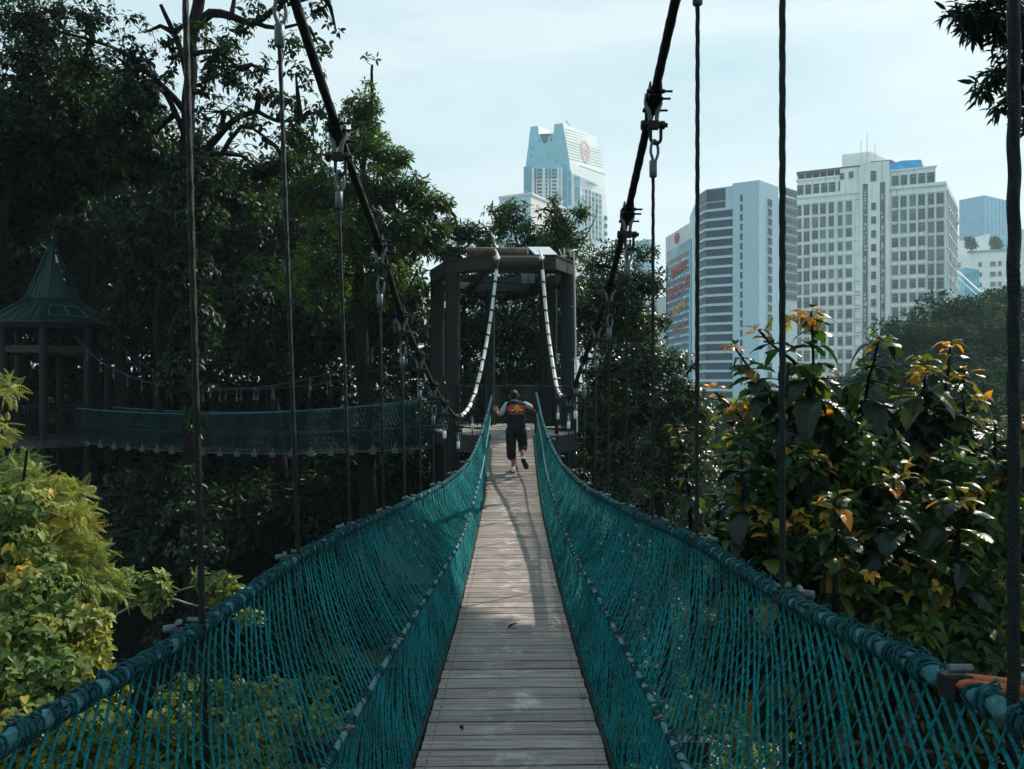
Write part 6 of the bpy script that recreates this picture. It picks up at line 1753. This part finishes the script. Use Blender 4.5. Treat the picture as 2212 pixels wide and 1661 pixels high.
def place(kind, x, ytop, Z, k=1.0, lab=None, group=None):
    """tree whose top shows at photo point (x, ytop) at distance Z"""
    top = P(x, ytop, Z); h = (13, 11, 15)[kind]*k
    o = protos[kind] if not used[kind] else copy_tree(protos[kind]); used[kind] = True
    o.location = (top.x, top.y, top.z-h*.985); o.rotation_euler = (0, 0, (x*7.13+Z) % 6.28); o.scale = (k, k, k)
    for q in ('label', 'category', 'group'):
        if q in o: del o[q]
    if lab: tag(o, lab, 'tree', group)
    return o
place(0, 2075, 626, 66, 1.05, 'large round dark tree in front of the apartments and the office block right end')
place(2, 1990, 668, 60, .72, 'dark round-crowned tree at the left shoulder of the largest valley tree')
place(0, 2150, 640, 70, .9, 'dark tree right behind the rightmost hanger rope, below the apartments')
place(1, 2208, 610, 72, 1.1, 'lighter green tree past the rightmost hanger rope')
place(1, 2060, 768, 42, .85, 'pale green bushy tree below the largest dark valley tree')
place(1, 1960, 785, 44, .8, 'pale green bushy tree left of the other pale green tree')
place(1, 2150, 790, 40, .9, 'pale green tree crossed by the rightmost hanger rope')
place(0, 1880, 800, 50, .7, 'dark tree behind the folded large leaf')
place(1, 1835, 800, 36, .4, 'small round golden-green tree seen between the large leaves')
place(0, 1780, 850, 60, .8, None); place(2, 1690, 868, 66, .7, None); place(1, 1600, 872, 58, .7, None); place(1, 1545, 862, 60, .6, None); place(0, 1500, 880, 50, .7, None)
place(2, 2230, 760, 44, .7, None); place(0, 1980, 880, 36, .6, None); place(2, 2100, 900, 34, .6, None); place(0, 1850, 900, 34, .6, None); place(1, 1720, 930, 32, .6, None); place(2, 2210, 900, 32, .6, None)
rr = random.Random(8)
for i in range(26):
    place(rr.randrange(3), rr.uniform(1350, 2260), rr.uniform(835, 865), rr.uniform(85, 150), rr.uniform(.8, 1.3), None)
for o in [q for q in sc.objects if q.name.startswith('valley_tree') and not q.get('label')]:
    o['label'] = 'hazy green tree among the many in the valley below the office blocks'; o['category'] = 'tree'; o['group'] = 'hazy valley trees'
# two roof-garden trees
for x, lab in ((2097, 'small tree on the left of the apartment roof garden'), (2151, 'small tree on the right of the apartment roof garden')):
    tree('roof_garden_tree', lab, 'tree', 'apartment roof-garden trees', (P(x, 0, 303).x, 303, H+46.8), [([P(x, 540, 303), P(x, 522, 303)], .3, .1)], [C(x, 524, 303, 9, 5, 60), C(x-3, 518, 303, 6, 4, 40), C(x+2, 530, 303, 10, 5, 60)], T_SIMPLE, 'leafhaze', 1.3, .5, int(x), per=6, cull=-1)

# fallen leaves on the planks
for i, (x, y, Z, c, lab) in enumerate(((1106, 1352, 6.15, 'bark', 'curled dry leaf lying in the middle of the planks'), (997, 1577, 4.05, 'bark', 'small dark dead leaf caught in a plank gap near the left edge'), (1258, 1503, 4.55, 'fade', 'small round faded leaf at the right edge of the planks'), (966, 1404, 5.3, 'paletwig', 'pale dry leaf at the left edge of the planks'))):
    if 'fade' not in M: M['fade'] = plain('faded_leaf', (.12, .13, .09), .8, 0, .3, 40)
    yy = Z; xx = (x-CX)/F*Z; zz = deckz(yy)+.006
    t, f = bigleaf(.5, .5, .05, i); s = (.09, .03, .045, .05)[i]; rz = Matrix.Rotation(2.1+i*1.7, 3, 'Z')
    mb = MB(); mb.add([rz @ Vector((v[0]*s*(.35 if i == 0 else .8), (v[1]-.5)*s, (v[2]+.4)*s*.5+.004))+Vector((xx, yy, zz)) for v in t], f, 0, True)
    o = mb.build('fallen_leaf', M[c]); so = o.modifiers.new('thick', 'SOLIDIFY'); so.thickness = .0015
    tag(o, lab, 'leaf', 'fallen leaves on the planks')

# ------------------------------------------------------------------ air, sky, sun, camera
if HAZE:
    m = bpy.data.materials.new('haze'); m.use_nodes = True; nt = m.node_tree; nt.nodes.clear()
    out = nt.nodes.new('ShaderNodeOutputMaterial'); v = nt.nodes.new('ShaderNodeVolumePrincipled')
    v.inputs['Color'].default_value = (.66, .88, .97, 1); v.inputs['Density'].default_value = HAZE; v.inputs['Anisotropy'].default_value = .15
    nt.links.new(v.outputs[0], out.inputs['Volume'])
    mb = MB(); mb.box((0, 0, (BASE-1+H+152)/2), (3000, 3000, H+152-BASE+1)); o = mb.build('haze', m)
    tag(o, 'thin pale blue air between the bridge and the city', 'haze', kind='stuff')

w = bpy.data.worlds.new('World'); sc.world = w; w.use_nodes = True; nt = w.node_tree; N, L = nt.nodes, nt.links
bgd = N['Background']
sky = N.new('ShaderNodeTexSky'); sky.sky_type = 'NISHITA'; sky.sun_disc = False; sky.sun_elevation = SUN_EL; sky.sun_rotation = SUN_AZ
sky.air_density = 1.2; sky.dust_density = 2.5; sky.ozone_density = 1.5
tc = N.new('ShaderNodeTexCoord'); mp = N.new('ShaderNodeMapping'); mp.inputs['Scale'].default_value = (1.1, 1.1, 4.2); mp.inputs['Rotation'].default_value = (0, R(8), R(20))
L.new(tc.outputs['Generated'], mp.inputs[0])
n = N.new('ShaderNodeTexNoise'); n.inputs['Scale'].default_value = 1.7; n.inputs['Detail'].default_value = 7; n.inputs['Roughness'].default_value = .52; n.inputs['Distortion'].default_value = .4
L.new(mp.outputs[0], n.inputs['Vector'])
r = N.new('ShaderNodeValToRGB'); r.color_ramp.elements[0].position = .40; r.color_ramp.elements[1].position = .60
L.new(n.outputs['Fac'], r.inputs[0])
sx = N.new('ShaderNodeSeparateXYZ'); L.new(tc.outputs['Generated'], sx.inputs[0])
g = N.new('ShaderNodeMapRange'); g.inputs[1].default_value = -.02; g.inputs[2].default_value = .75; g.interpolation_type = 'SMOOTHSTEP'
L.new(sx.outputs[2], g.inputs[0])
veil = N.new('ShaderNodeMix'); veil.data_type = 'RGBA'; k = SKYK
veil.inputs[6].default_value = (.68*k, .785*k, .785*k, 1); veil.inputs[7].default_value = (.28*k, .53*k, .64*k, 1); L.new(g.outputs[0], veil.inputs[0])
cl = N.new('ShaderNodeMix'); cl.data_type = 'RGBA'; cl.inputs[7].default_value = (.74*k, .82*k, .84*k, 1)
mm = N.new('ShaderNodeMath'); mm.operation = 'MULTIPLY'; mm.inputs[1].default_value = .8; L.new(r.outputs[0], mm.inputs[0])
L.new(mm.outputs[0], cl.inputs[0]); L.new(veil.outputs[2], cl.inputs[6])
mixs = N.new('ShaderNodeMix'); mixs.data_type = 'RGBA'; mixs.inputs[0].default_value = .88
L.new(sky.outputs[0], mixs.inputs[6]); L.new(cl.outputs[2], mixs.inputs[7]); L.new(mixs.outputs[2], bgd.inputs['Color'])
bgd.inputs['Strength'].default_value = .1

sd_ = bpy.data.lights.new('sun', 'SUN'); sd_.energy = 5.0; sd_.angle = R(.5); sd_.color = (1, .93, .82)
so = bpy.data.objects.new('sun', sd_); col.objects.link(so); so.rotation_euler = (-SUN).to_track_quat('-Z', 'Y').to_euler(); so.location = (60, 50, 90)

cam = bpy.data.cameras.new('camera'); co = bpy.data.objects.new('camera', cam); col.objects.link(co)
cam.sensor_width = 36; cam.lens = F/2212*36; cam.clip_start = .05; cam.clip_end = 6000
co.location = (0, 0, H); co.rotation_euler = (R(90), 0, 0); sc.camera = co
sc.view_settings.view_transform = 'Standard'; sc.view_settings.look = 'None'; sc.view_settings.exposure = .33; sc.view_settings.gamma = 1
cy = sc.cycles; cy.max_bounces = 6; cy.diffuse_bounces = 3; cy.glossy_bounces = 2; cy.transmission_bounces = 4; cy.volume_bounces = 1; cy.transparent_max_bounces = 4
cy.caustics_reflective = False; cy.caustics_refractive = False; cy.sample_clamp_indirect = 4; cy.use_denoising = True
